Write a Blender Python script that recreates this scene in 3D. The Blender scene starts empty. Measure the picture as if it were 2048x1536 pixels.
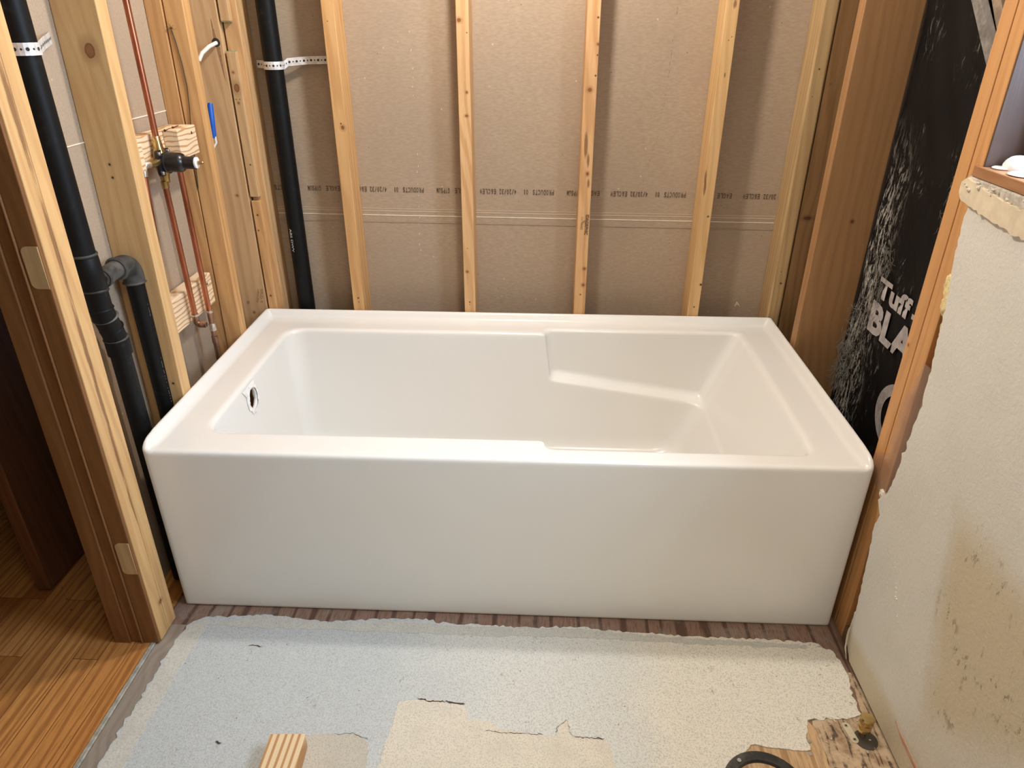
import bpy, bmesh, math, random
import numpy as np
from mathutils import Vector, Matrix
random.seed(7)
PI = math.pi
S = bpy.context.scene
COL = S.collection

# ------------------------------------------------------------ camera, world, lights, exposure
cam_d = bpy.data.cameras.new('camera'); cam = bpy.data.objects.new('camera', cam_d); COL.objects.link(cam)
cam.location = (0.8347, -1.2131, 1.2565); cam.rotation_euler = (1.0869, -0.0022, 0.0426)
cam_d.sensor_width = 36; cam_d.lens = 1407.04 / 2048 * 36; cam_d.clip_start = 0.02
S.camera = cam

w = bpy.data.worlds.new('world'); S.world = w; w.use_nodes = True
w.node_tree.nodes['Background'].inputs[0].default_value = (0.62, 0.74, 1.0, 1)
w.node_tree.nodes['Background'].inputs[1].default_value = 1.0

def lamp(name, kind, loc, power, color, size=0.1, rot=(0, 0, 0), size_y=None):
    d = bpy.data.lights.new(name, kind); d.energy = power; d.color = color
    if kind == 'AREA':
        d.size = size
        if size_y: d.shape = 'RECTANGLE'; d.size_y = size_y
    else: d.shadow_soft_size = size
    o = bpy.data.objects.new(name, d); COL.objects.link(o); o.location = loc; o.rotation_euler = rot
    return o
# bulb above the tub, room ceiling light behind the viewer, daylight outside the window on the right
lamp('bulb_light', 'POINT', (0.755, 0.36, 1.88), 40, (1.0, 0.945, 0.875), 0.045)
lamp('room_light', 'AREA', (1.25, -1.35, 2.34), 2.8, (1.0, 0.95, 0.87), 0.5, (math.radians(38), 0, math.radians(8))).data.spread = math.radians(75)
lamp('window_daylight', 'AREA', (1.95, -0.42, 1.50), 44, (0.60, 0.78, 1.0), 0.7, (0, math.radians(68), 0))

S.view_settings.view_transform = 'Standard'; S.view_settings.look = 'None'
S.view_settings.gamma = 1; S.view_settings.use_curve_mapping = False
S.view_settings.exposure = 0.04
S.cycles.max_bounces = 8; S.cycles.diffuse_bounces = 5; S.cycles.use_denoising = True
S.cycles.sample_clamp_indirect = 6.0

# ------------------------------------------------------------ node helpers
class NT:
    def __init__(s, name):
        s.m = bpy.data.materials.new(name); s.m.use_nodes = True
        s.t = s.m.node_tree; s.t.nodes.clear()
        s.out = s.t.nodes.new('ShaderNodeOutputMaterial')
        s.b = s.t.nodes.new('ShaderNodeBsdfPrincipled')
        s.t.links.new(s.b.outputs[0], s.out.inputs[0])
        s.pos = s.t.nodes.new('ShaderNodeNewGeometry').outputs['Position']
        s.rnd = s.t.nodes.new('ShaderNodeObjectInfo').outputs['Random']
    def put(s, inp, v):
        if v is None: return
        if isinstance(v, bpy.types.NodeSocket): s.t.links.new(v, inp)
        elif isinstance(v, (tuple, list)) and len(v) == 3 and inp.type == 'RGBA': inp.default_value = (*v, 1)
        else: inp.default_value = v
    def n(s, typ, ins=None, **props):
        nd = s.t.nodes.new(typ)
        for k, v in props.items(): setattr(nd, k, v)
        for k, v in (ins or {}).items(): s.put(nd.inputs[k], v)
        return nd
    def math(s, op, a, b=0.0, c=None, clamp=False):
        nd = s.n('ShaderNodeMath', {0: a, 1: b}, operation=op, use_clamp=clamp)
        if c is not None: s.put(nd.inputs[2], c)
        return nd.outputs[0]
    def vmath(s, op, a, b=(0, 0, 0)):
        nd = s.n('ShaderNodeVectorMath', {0: a, 1: b}, operation=op)
        return nd.outputs['Value'] if op in ('LENGTH', 'DOT_PRODUCT', 'DISTANCE') else nd.outputs[0]
    def mix(s, f, a, b, blend='MIX'):
        nd = s.n('ShaderNodeMix', None, data_type='RGBA', blend_type=blend)
        s.put(nd.inputs[0], f); s.put(nd.inputs[6], a); s.put(nd.inputs[7], b); return nd.outputs[2]
    def noise(s, v, scale, detail=3, rough=0.5, dist=0.0):
        return s.n('ShaderNodeTexNoise', {'Vector': v, 'Scale': scale, 'Detail': detail, 'Roughness': rough, 'Distortion': dist}).outputs[0]
    def ramp(s, f, lo, hi, a=0.0, b=1.0):
        nd = s.n('ShaderNodeMapRange', {0: f, 1: lo, 2: hi, 3: a, 4: b}, interpolation_type='SMOOTHSTEP'); return nd.outputs[0]
    def off(s, v=None, k=37.0):
        r = s.n('ShaderNodeCombineXYZ', {0: s.math('MULTIPLY', s.rnd, k), 1: s.math('MULTIPLY', s.rnd, k * .7), 2: s.math('MULTIPLY', s.rnd, k * 1.3)}).outputs[0]
        return s.vmath('ADD', v or s.pos, r)
    def bump(s, h, strength=0.3, dist=0.002):
        s.put(s.b.inputs['Normal'], s.n('ShaderNodeBump', {'Strength': strength, 'Distance': dist, 'Height': h}).outputs[0])
    def done(s, col, rough=0.6, metal=0.0, **kw):
        s.put(s.b.inputs['Base Color'], col); s.put(s.b.inputs['Roughness'], rough); s.put(s.b.inputs['Metallic'], metal)
        for k, v in kw.items(): s.put(s.b.inputs[k], v)
        return s.m

def plain(name, col, rough=0.6, metal=0.0, var=0.08, scale=40, **kw):
    t = NT(name); f = t.noise(t.pos, scale, 4, .6)
    c = t.mix(t.ramp(f, .3, .7), tuple(x * (1 - var) for x in col), tuple(min(1, x * (1 + var)) for x in col))
    t.bump(f, 0.1, 0.001)
    return t.done(c, rough, metal, **kw)

def wood(name, light, dark, axis='z', knots=(), holes=(), fig=0.42, fine=0.75, rough=0.62, streaks=(), ringscale=1.0, spread=0.6):
    """long-grained softwood; knots = (pos, radius, stretch); holes = (pos, radius); streaks = (pos, half-width, half-length)"""
    t = NT(name); v = t.off()
    sc = {'z': (1, 1, .045), 'x': (.045, 1, 1), 'y': (1, .045, 1)}[axis]
    for k in knots:                                   # the grain bows round each knot
        pass
    g = t.vmath('MULTIPLY', v, sc)
    warp = t.noise(t.vmath('MULTIPLY', v, (4, 4, 1.2) if axis == 'z' else (4, 4, 4)), 1.0, 2)
    rings = t.n('ShaderNodeTexWave', {'Vector': t.vmath('ADD', g, t.vmath('MULTIPLY', t.n('ShaderNodeCombineXYZ', {0: warp, 1: warp, 2: warp}).outputs[0], (.05, .05, .05))),
                'Scale': 26 * ringscale, 'Distortion': 5.0, 'Detail': 2, 'Detail Scale': 1.2}, wave_type='BANDS', bands_direction='DIAGONAL').outputs[1]
    f1 = t.noise(g, 420, 3, .6); f2 = t.noise(g, 60, 3, .55)
    m = t.math('ADD', t.math('MULTIPLY', t.ramp(rings, .25, .95), fig), t.math('MULTIPLY', t.ramp(f2, .3, .75), spread * .5))
    m = t.math('ADD', m, t.math('MULTIPLY', t.math('SUBTRACT', f1, .5), fine), clamp=True)
    c = t.mix(m, light, dark)
    c = t.mix(t.math('MULTIPLY', t.math('SUBTRACT', t.rnd, .5), .35), c, tuple(x * .8 for x in light))
    big = t.noise(v, 3.0, 2); c = t.mix(t.ramp(big, .35, .75, 0, .35), c, tuple(x * .78 for x in light))
    for (p, r, st) in knots:
        q = t.vmath('SUBTRACT', t.pos, p)
        s3 = [1 / r] * 3; s3['xyz'.index(axis)] = 1 / (r * st)
        d = t.vmath('LENGTH', t.vmath('MULTIPLY', q, tuple(s3)))
        d = t.math('ADD', d, t.math('MULTIPLY', t.math('SUBTRACT', t.noise(t.pos, 90, 3), .5), .5))
        halo = t.ramp(d, 1.0, 2.6, .5, 0); c = t.mix(halo, c, tuple(x * .62 for x in dark))
        c = t.mix(t.ramp(d, .85, 1.05, 1, 0), c, (dark[0] * .42, dark[1] * .30, dark[2] * .25))
        c = t.mix(t.ramp(d, .55, .8, .5, 0), c, (dark[0] * .7, dark[1] * .55, dark[2] * .45))
    for (p, r) in holes:
        d = t.vmath('LENGTH', t.vmath('SUBTRACT', t.pos, p))
        c = t.mix(t.ramp(d, r * 1.0, r * 2.6, .45, 0), c, tuple(x * .4 for x in dark))
        c = t.mix(t.ramp(d, r * .8, r * 1.1, 1, 0), c, (.02, .014, .01))
    for (p, hw, hl) in streaks:
        s3 = [1 / hw] * 3; s3['xyz'.index(axis)] = 1 / hl
        d = t.vmath('LENGTH', t.vmath('MULTIPLY', t.vmath('SUBTRACT', t.pos, p), tuple(s3)))
        d = t.math('ADD', d, t.math('MULTIPLY', t.math('SUBTRACT', t.noise(t.vmath('MULTIPLY', t.pos, sc), 500, 3, .7), .5), 1.5))
        c = t.mix(t.ramp(d, .55, 1.25, .8, 0), c, (.17, .07, .025))
    t.bump(t.math('ADD', t.math('MULTIPLY', f1, .6), t.math('MULTIPLY', rings, .3)), .25, .0012)
    return t.done(c, rough)

# ------------------------------------------------------------ mesh helpers
def link(name, me, mats, parent=None, smooth=False):
    o = bpy.data.objects.new(name, me); COL.objects.link(o)
    for m in (mats if isinstance(mats, (list, tuple)) else [mats]): me.materials.append(m)
    if parent:
        o.parent = parent; o.matrix_parent_inverse = Matrix.Identity(4)
        pl = parent.location
        if pl.length > 0:
            me.transform(Matrix.Translation(-Vector(root_loc(parent))))
    if smooth:
        for p in me.polygons: p.use_smooth = True
    return o
def root_loc(o):
    v = Vector((0, 0, 0))
    while o: v += o.location; o = o.parent
    return v
def origin(o, loc):
    """move the origin of a top-level mesh to loc"""
    o.data.transform(Matrix.Translation(-Vector(loc))); o.location = loc
    return o
def tag(o, label=None, cat=None, group=None, kind=None):
    if label: o['label'] = label
    if cat: o['category'] = cat
    if group: o['group'] = group
    if kind: o['kind'] = kind
    return o
def empty(name, loc, label, cat, group=None):
    o = bpy.data.objects.new(name, None); COL.objects.link(o); o.location = loc; o.empty_display_size = .05
    return tag(o, label, cat, group)
def done(bm, name):
    bmesh.ops.recalc_face_normals(bm, faces=bm.faces); me = bpy.data.meshes.new(name); bm.to_mesh(me); bm.free(); return me

def bevel(o, wdt=.002, seg=2):
    m = o.modifiers.new('bevel', 'BEVEL'); m.width = wdt; m.segments = seg; m.limit_method = 'ANGLE'; m.harden_normals = False
    return o
def add_box(bm, x0, x1, y0, y1, z0, z1, dtop=(0, 0), cuts=0):
    v = [bm.verts.new((x + (dtop[0] if z == z1 else 0), y + (dtop[1] if z == z1 else 0), z)) for z in (z0, z1) for y in (y0, y1) for x in (x0, x1)]
    for f in ((0, 1, 3, 2), (4, 6, 7, 5), (0, 4, 5, 1), (2, 3, 7, 6), (0, 2, 6, 4), (1, 5, 7, 3)): bm.faces.new([v[i] for i in f])
def box(name, b, mat, parent=None, dtop=(0, 0), bev=.0018):
    bm = bmesh.new(); add_box(bm, *b, dtop=dtop); o = link(name, done(bm, name), mat, parent)
    return bevel(o, bev) if bev else o
def frame_of(d):
    d = d.normalized(); a = Vector((0, 0, 1)) if abs(d.z) < .9 else Vector((1, 0, 0))
    u = d.cross(a).normalized(); return u, d.cross(u).normalized()
def add_tube(bm, pts, r, seg=20, caps=True, hollow=False):
    """tube along a polyline; r a number or one per point"""
    P = [Vector(p) for p in pts]; R = r if isinstance(r, (list, tuple)) else [r] * len(P); rings = []
    u = None
    for i, p in enumerate(P):
        a = P[max(i - 1, 0)]; b = P[min(i + 1, len(P) - 1)]; d = (b - a)
        if i > 0 and i < len(P) - 1 and (P[i] - a).length > 1e-9 and (b - P[i]).length > 1e-9:
            d = (P[i] - a).normalized() + (b - P[i]).normalized()
        d.normalize()
        if u is None: u, _ = frame_of(d)
        u = (u - d * u.dot(d)).normalized(); v = d.cross(u)
        rings.append([bm.verts.new(p + (u * math.cos(2 * PI * k / seg) + v * math.sin(2 * PI * k / seg)) * R[i]) for k in range(seg)])
    for A, B in zip(rings, rings[1:]):
        for k in range(seg): bm.faces.new((A[k], A[(k + 1) % seg], B[(k + 1) % seg], B[k]))
    if caps: bm.faces.new(rings[0][::-1]); bm.faces.new(rings[-1])
    return rings
def tube(name, pts, r, mat, parent=None, seg=20, **k):
    bm = bmesh.new(); add_tube(bm, pts, r, seg, **k); o = link(name, done(bm, name), mat, parent, smooth=True)
    return sharp(o)
def sharp(o, ang=40):
    o.data.set_sharp_from_angle(angle=math.radians(ang)); return o
def lathe(name, prof, base, axis, mat, parent=None, seg=28):
    """prof = (distance along axis, radius)"""
    base = Vector(base); d = Vector(axis).normalized(); u, v = frame_of(d); bm = bmesh.new(); rings = []
    for (h, r) in prof:
        rings.append([bm.verts.new(base + d * h + (u * math.cos(2 * PI * k / seg) + v * math.sin(2 * PI * k / seg)) * max(r, 1e-5)) for k in range(seg)])
    for A, B in zip(rings, rings[1:]):
        for k in range(seg): bm.faces.new((A[k], A[(k + 1) % seg], B[(k + 1) % seg], B[k]))
    bm.faces.new(rings[0][::-1]); bm.faces.new(rings[-1])
    return sharp(link(name, done(bm, name), mat, parent, smooth=True), 35)
def arc(c, r, a0, a1, u, v, n=8):
    c, u, v = Vector(c), Vector(u), Vector(v)
    return [c + (u * math.cos(a0 + (a1 - a0) * i / n) + v * math.sin(a0 + (a1 - a0) * i / n)) * r for i in range(n + 1)]
def ragged(pts, step=.01, amp=.003, closed=True, skip=()):
    out = []; n = len(pts)
    for i in range(n if closed else n - 1):
        a, b = Vector(pts[i]), Vector(pts[(i + 1) % n]); L = (b - a).length; k = max(1, int(L / step)); nn = Vector((-(b - a).y, (b - a).x)) / max(L, 1e-6)
        for j in range(k):
            p = a.lerp(b, j / k)
            if i not in skip: p = p + nn * random.gauss(0, amp) * (1 if j else .5)
            out.append(p)
    if not closed: out.append(Vector(pts[-1]))
    return out
def prism(name, pts2, lo, hi, plane, mat, parent=None, bev=0):
    """outline pts2 in the plane ('xy' thick in z, 'yz' thick in x, 'xz' thick in y)"""
    bm = bmesh.new()
    def P(p, h): return {'xy': (p[0], p[1], h), 'yz': (h, p[0], p[1]), 'xz': (p[0], h, p[1])}[plane]
    A = [bm.verts.new(P(p, lo)) for p in pts2]; B = [bm.verts.new(P(p, hi)) for p in pts2]; n = len(A)
    from mathutils.geometry import tessellate_polygon
    for (a, b, c) in tessellate_polygon([[Vector((p[0], p[1], 0)) for p in pts2]]):
        bm.faces.new((A[a], A[b], A[c])); bm.faces.new((B[c], B[b], B[a]))
    for i in range(n): bm.faces.new((A[i], A[(i + 1) % n], B[(i + 1) % n], B[i]))
    o = link(name, done(bm, name), mat, parent)
    return bevel(o, bev) if bev else o
def text(s, org, u, v, mat, parent, name='printed_text', bold=0.012):
    """lettering whose lower-left corner is org, width vector u, height vector v; fitted to that box"""
    c = bpy.data.curves.new('t', 'FONT'); c.body = s; c.resolution_u = 3; c.offset = bold
    o = bpy.data.objects.new('t', c); COL.objects.link(o)
    me = bpy.data.meshes.new_from_object(o.evaluated_get(bpy.context.evaluated_depsgraph_get()))
    bpy.data.objects.remove(o); bpy.data.curves.remove(c)
    xs = [q.co.x for q in me.vertices]; ys = [q.co.y for q in me.vertices]
    x0, x1, y0, y1 = min(xs), max(xs), min(ys), max(ys); org, u, v = Vector(org), Vector(u), Vector(v)
    for q in me.vertices: q.co = org + u * ((q.co.x - x0) / (x1 - x0)) + v * ((q.co.y - y0) / (y1 - y0))
    me.materials.clear()
    return link(name, me, mat, parent)

def monotext(s, org, u, v, mat, parent, name='printed_text', bold=.02, fill=.78):
    """typewriter lettering: every character in a cell of equal width, all in one mesh"""
    org, u = Vector(org), Vector(u); bm = bmesh.new()
    for i, ch in enumerate(s):
        if ch == ' ': continue
        k = .35 if ch == '1' else fill
        o = text(ch, org + u * ((i + (1 - k) / 2) / len(s)), u * (k / len(s)), v, mat, None, 'c', bold)
        bm.from_mesh(o.data); me = o.data; bpy.data.objects.remove(o); bpy.data.meshes.remove(me)
    me = bpy.data.meshes.new(name); bm.to_mesh(me); bm.free()
    return link(name, me, mat, parent)

D = 0.7635; H = 0.44; L = 1.524; F = 0.767; W0 = 0.8545      # tub depth, height, length; stud face, gypsum face

# ------------------------------------------------------------ materials
def pine(name, **k):
    a = dict(light=(.66, .39, .165), dark=(.46, .21, .065)); a.update(k); return wood(name, **a)
def gyp():
    t = NT('gypsum_back_paper'); f = t.noise(t.vmath('MULTIPLY', t.pos, (.25, 1, 1)), 260, 4, .65); b = t.noise(t.pos, 3.5, 3)
    c = t.mix(t.ramp(f, .3, .7), (.36, .265, .18), (.43, .325, .23)); c = t.mix(t.ramp(b, .35, .7, 0, .35), c, (.33, .25, .18))
    sp = t.n('ShaderNodeTexVoronoi', {'Vector': t.pos, 'Scale': 26}).outputs['Distance']
    c = t.mix(t.ramp(sp, .025, .05, .75, 0), c, (.12, .07, .04))
    sp2 = t.n('ShaderNodeTexVoronoi', {'Vector': t.vmath('ADD', t.pos, (3.3, 1.7, 5.1)), 'Scale': 19}).outputs['Distance']
    c = t.mix(t.ramp(sp2, .02, .06, .5, 0), c, (.75, .66, .52))
    t.bump(f, .15, .0008); return t.done(c, .85)
M = {}
M['gyp'] = gyp()
M['seam'] = plain('paper_seam', (.80, .70, .55), .8)
M['band'] = plain('pressed_band', (.50, .39, .275), .85, var=.04)
M['ink'] = plain('brown_print_ink', (.13, .08, .05), .8, var=.3, scale=300)
M['ink2'] = plain('faded_stamp_ink', (.30, .17, .08), .8, var=.3, scale=300)
M['black_abs'] = (lambda t: (t.bump(t.noise(t.pos, 120, 3), .08, .001), t.done(t.mix(t.ramp(t.noise(t.pos, 30, 4, .7), .56, .8, 0, .4), (.006, .006, .006), (.06, .056, .05)), .5, 0, **{'Specular IOR Level': .2}))[1])(NT('black_abs_pipe'))
M['dusty_abs'] = (lambda t: (t.bump(t.noise(t.pos, 120, 3), .1, .001), t.done(t.mix(t.ramp(t.noise(t.pos, 16, 4, .7), .35, .65), (.014, .014, .014), (.085, .078, .068)), .6))[1])(NT('dusty_abs_fitting'))
M['abs_mark'] = plain('pale_pipe_print', (.45, .44, .42), .7)
M['galv'] = (lambda t: (t.done(t.mix(t.ramp(t.noise(t.pos, 60, 3), .35, .65), (.62, .60, .58), (.80, .78, .76)), .42, .35)))(NT('galvanized_strap'))
M['hole_dark'] = plain('punched_hole_dark', (.03, .02, .015), .8)
M['copper'] = (lambda t: t.done(t.mix(t.ramp(t.noise(t.vmath('MULTIPLY', t.pos, (1, 1, .15)), 60, 4, .6), .35, .7), (.55, .20, .11), (.30, .10, .055)), .30, .9))(NT('copper_pipe'))
M['copper_dull'] = (lambda t: t.done(t.mix(t.ramp(t.noise(t.vmath('MULTIPLY', t.pos, (1, 1, .3)), 90, 4, .6), .35, .7), (.42, .24, .15), (.14, .08, .05)), .42, .8))(NT('tarnished_copper'))
M['solder'] = plain('silver_solder', (.70, .66, .60), .3, .9)
M['brass'] = (lambda t: t.done(t.mix(t.ramp(t.noise(t.pos, 18, 3), .35, .7), (.70, .52, .23), (.38, .27, .10)), .25, .95))(NT('brass_fitting'))
M['blackplastic'] = plain('black_valve_plastic', (.012, .012, .013), .28)
M['whiteplastic'] = plain('white_plastic', (.82, .80, .78), .4, var=.02)
M['steel'] = plain('steel_screw', (.55, .54, .52), .35, .9)
M['screwdark'] = plain('bronze_screw', (.16, .09, .05), .4, .7)
M['blue'] = plain('blue_tape', (.012, .10, .50), .4)
M['cable'] = plain('white_cable_jacket', (.80, .76, .68), .5)
M['wire'] = plain('thin_dark_wire', (.06, .05, .03), .6)
M['redink'] = plain('red_marker', (.55, .06, .03), .8, var=.3, scale=200)

def acrylic():
    t = NT('white_acrylic'); f = t.noise(t.vmath('MULTIPLY', t.pos, (14, 60, 260)), 1, 4, .7)
    z = t.n('ShaderNodeSeparateXYZ', {0: t.pos}).outputs
    near = t.math('MULTIPLY', t.ramp(z[2], .405, .43, 0, 1), t.ramp(z[1], .012, .035, 1, 0))
    sc = t.math('MULTIPLY', near, t.ramp(f, .66, .72, 0, .5)); g = t.noise(t.pos, 5, 2); sc = t.math('MULTIPLY', sc, t.ramp(g, .45, .6))
    c = t.mix(sc, (.81, .795, .76), (.35, .28, .20))
    s2 = t.n('ShaderNodeTexVoronoi', {'Vector': t.pos, 'Scale': 9}).outputs['Distance']
    c = t.mix(t.ramp(s2, .012, .022, .6, 0), c, (.25, .2, .15))
    return t.done(c, .22, 0, **{'Coat Weight': .15, 'Coat Roughness': .12})
M['acrylic'] = acrylic()
M['film'] = plain('crazed_white_film', (.86, .85, .84), .5)

# ------------------------------------------------------------ THE TUB
def smax(a, b, k):
    h = np.clip(.5 + .5 * (a - b) / k, 0, 1); return b * (1 - h) + a * h + k * h * (1 - h)
def smin(a, b, k): return -smax(-a, -b, k)
def make_tub():
    import openvdb
    vs = .004; pad = 4
    nx, ny, nz = int(L / vs) + 2 * pad + 1, int(D / vs) + 2 * pad + 2, int(.462 / vs) + 2 * pad + 1
    ox = oy = oz = -pad * vs
    f32 = np.float32
    X = (ox + np.arange(nx) * vs).astype(f32)[:, None, None]; Y = (oy + np.arange(ny) * vs).astype(f32)[None, :, None]; Z = (oz + np.arange(nz) * vs).astype(f32)[None, None, :]
    X, Y, Z = np.broadcast_arrays(X, Y, Z)
    # body: flat deck, rounded front edge, rounded side edges; square foot
    yf = np.maximum(-Y, Y - D); xf = smax(-X, X - L, .003)
    side = smax(xf, yf, .012)
    body = smax(side, Z - H, .011); body = np.maximum(body, -Z)
    # raised tiling flange on three sides
    d = np.minimum(np.minimum(X, L - X), D - Y)
    drop = .021 * np.exp(-np.clip(Y, 0, 1) / .016)
    lip = smax((Z - (.4600 - drop - 1.45 * (d - .0095))) * .568, Z - (.4610 - drop), .0035)
    lip = smax(lip, side, .005); lip = np.maximum(lip, .40 - Z)
    body = np.maximum(smin(body, lip, .007), side)
    # basin
    dz = H - Z
    def basin(xl, xr, y0, y1, sl, sr, sy, kc):
        a = (xl + sl * dz) - X; b = (X - (xr - sr * dz)) * .92
        c = (y0 + sy * dz) - Y; d = Y - (y1 - sy * dz)
        return smax(smax(smax(a, c, kc), b, kc), d, kc)
    main = basin(.104, 1.415, .086, .655, .045, .42, .05, .055)
    main = smax(main, .052 - Z, .06)
    rec = basin(.852, 1.415, .052, .688, .13, .42, .03, .030)
    ledge = .296 - .15 * (X - .871) + .35 * np.abs(np.clip(np.abs(Y - .37) - .285, 0, 1))
    rec = smax(rec, ledge - Z, .013)
    cut = smin(main, rec, .009)
    # overflow hole through the left end wall and the drain in the floor
    Sb = smax(body, -cut, .012)
    shell = np.maximum(Sb, -(Sb + .011))
    under = np.maximum(Z - .013, np.maximum(np.abs(X - L / 2) - L / 2 + .012, np.maximum(.012 - Y, Y - D + .012)))
    shell = np.maximum(shell, -under)                        # open underneath
    rim = np.maximum(Z - .405, np.maximum(np.minimum(np.minimum(X, L - X), D - Y) - .0128, .013 - Y))   # open at both ends and at the back
    shell = np.maximum(shell, -rim)
    hole = np.maximum(np.sqrt((Y - .335) ** 2 + ((Z - .385) * .80) ** 2) - .0235, np.abs(X - .105) - .035)
    shell = np.maximum(shell, -hole)
    dr = np.maximum(np.sqrt((X - .26) ** 2 + (Y - .37) ** 2) - .024, np.abs(Z - .05) - .03)
    shell = np.maximum(shell, -dr)
    g = openvdb.FloatGrid(background=.05); g.copyFromArray(np.ascontiguousarray(shell.astype(f32)), tolerance=0.0)
    pts, quads = g.convertToQuads(0.0)
    pts = np.asarray(pts) * vs + ox
    pts[:, 2] = np.maximum(pts[:, 2], 0)
    me = bpy.data.meshes.new('bathtub'); me.vertices.add(len(pts)); me.vertices.foreach_set('co', pts.astype(f32).ravel())
    q = np.asarray(quads)[:, ::-1].astype(np.int32); me.loops.add(q.size); me.loops.foreach_set('vertex_index', q.ravel())
    me.polygons.add(len(q)); me.polygons.foreach_set('loop_start', np.arange(0, q.size, 4, dtype=np.int32)); me.polygons.foreach_set('loop_total', np.full(len(q), 4, np.int32))
    me.update(calc_edges=True); me.validate()
    bm = bmesh.new(); bm.from_mesh(me); bmesh.ops.recalc_face_normals(bm, faces=bm.faces); bm.to_mesh(me); bm.free()
    return me
tub = empty('bathtub', (L / 2, D / 2, 0), 'white acrylic alcove bathtub with flat front apron, standing between the bare studs', 'bathtub')
sh = link('tub_shell', make_tub(), M['acrylic'], tub, smooth=True)
sh.data.set_sharp_from_angle(angle=math.radians(60))
# torn protective film round the overflow hole
def film():
    bm = bmesh.new(); n = 40; a = []; b = []
    random.seed(3)
    for i in range(n):
        t = 2 * PI * i / n; c, s_ = math.cos(t), math.sin(t)
        ro = .032 + .006 * random.random() + (.030 if .15 < (t / (2 * PI)) < .42 else 0) * random.uniform(.6, 1)
        def P(r, h):
            y = .335 + c * r; z = min(.385 + s_ * r * 1.15, .428); return (.104 + .045 * (H - z) + h, y, z)
        a.append(bm.verts.new(P(.0255, .0022 + .002 * random.random()))); b.append(bm.verts.new(P(ro, .0018)))
    for i in range(n): bm.faces.new((a[i], a[(i + 1) % n], b[(i + 1) % n], b[i]))
    o = link('peeling_film', done(bm, 'peeling_film'), M['film'], tub)
    so = o.modifiers.new('s', 'SOLIDIFY'); so.thickness = .0006
    o['label'] = 'torn clear protective film round the overflow hole'
film()

# ------------------------------------------------------------ FLOOR
def cement():
    t = NT('skim_coated_cement'); s = t.n('ShaderNodeSeparateXYZ', {0: t.pos}).outputs
    wob = t.noise(t.pos, 5, 4, .6)
    xx = t.math('ADD', s[0], t.math('MULTIPLY', t.math('SUBTRACT', wob, .5), .30))
    k = t.ramp(xx, .50, .78)
    c = t.mix(k, (.56, .585, .585), (.70, .69, .64))
    c = t.mix(t.ramp(xx, 1.0, 1.15), c, (.80, .76, .66))
    gr = t.noise(t.pos, 330, 3, .75); c = t.mix(t.ramp(gr, .34, .54, .55, 0), c, (.32, .31, .28)); c = t.mix(t.ramp(gr, .56, .74, 0, .4), c, (.80, .79, .75))
    md = t.noise(t.pos, 28, 5, .65); c = t.mix(t.ramp(md, .55, .8, 0, .35), c, (.72, .69, .62))
    sp = t.n('ShaderNodeTexVoronoi', {'Vector': t.pos, 'Scale': 30}).outputs['Distance']
    c = t.mix(t.ramp(sp, .03, .055, .8, 0), c, (.13, .10, .07))
    sm = t.noise(t.vmath('MULTIPLY', t.pos, (1, .6, 1)), 55, 5, .8); bg = t.noise(t.pos, 7, 2)
    c = t.mix(t.math('MULTIPLY', t.ramp(sm, .60, .68, 0, .6), t.ramp(bg, .5, .62)), c, (.24, .20, .16))
    t.bump(t.math('ADD', t.math('MULTIPLY', gr, .7), t.math('MULTIPLY', md, 1.4)), .5, .0022)
    return t.done(c, .9)
def skim(name, col, d=.8):
    t = NT(name); gr = t.noise(t.pos, 330, 3, .75); md = t.noise(t.pos, 22, 4)
    c = t.mix(t.ramp(gr, .32, .56, .75, 0), col, tuple(x * d * .75 for x in col)); c = t.mix(t.ramp(md, .4, .7, 0, .4), c, tuple(x * d for x in col))
    t.bump(gr, .4, .0015); return t.done(c, .9)
M['cement'] = cement(); M['skim'] = skim('cream_skim_patch', (.76, .69, .57)); M['skim_grey'] = skim('grey_skim_patch', (.52, .51, .48))
def ply(name, a, b, dirt):
    t = NT(name); g = t.vmath('MULTIPLY', t.pos, (1, .10, 1))
    r = t.n('ShaderNodeTexWave', {'Vector': g, 'Scale': 6.5, 'Distortion': 7, 'Detail': 2, 'Detail Scale': 1.5}, wave_type='BANDS', bands_direction='X').outputs[1]
    f = t.noise(g, 300, 3, .6); c = t.mix(t.ramp(r, .80, .98), a, b); c = t.mix(t.ramp(f, .4, .7, 0, .5), c, tuple(x * .5 for x in b))
    d = t.noise(t.pos, 16, 5, .65); c = t.mix(t.ramp(d, .50, .68, 0, dirt), c, (.33, .29, .24))
    t.bump(f, .3, .002); return t.done(c, .8)
M['ply'] = ply('stained_plywood', (.28, .17, .12), (.12, .062, .042), .45)
M['plybare'] = ply('bare_plywood', (.60, .40, .22), (.42, .25, .12), .1)
floor = box('floor', (-.022, 2.05, -1.95, 1.0, -.03, 0), M['ply'], bev=0); tag(floor, kind='structure')
cp = [(.045, -.052), (.07, -.036), (.16, -.030), (.22, -.024), (.29, -.034), (.36, -.040), (.47, -.026), (.56, -.022), (.66, -.034), (.70, -.032), (.80, -.038), (.93, -.030), (1.05, -.040), (1.2, -.047), (1.36, -.046), (1.47, -.054),
      (1.505, -.075), (1.513, -.14), (1.500, -.19), (1.505, -.235), (1.47, -.247), (1.39, -.252), (1.377, -.285), (1.375, -.318), (1.30, -.318), (1.262, -.312), (1.235, -.345), (1.215, -.40), (1.20, -.6), (1.2, -1.94), (.004, -1.94), (-.002, -.95), (.022, -.40), (.030, -.22), (.030, -.10)]
prism('leveling_layer', ragged(cp, .008, .0022), .0002, .004, 'xy', M['cement'], floor)
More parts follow.
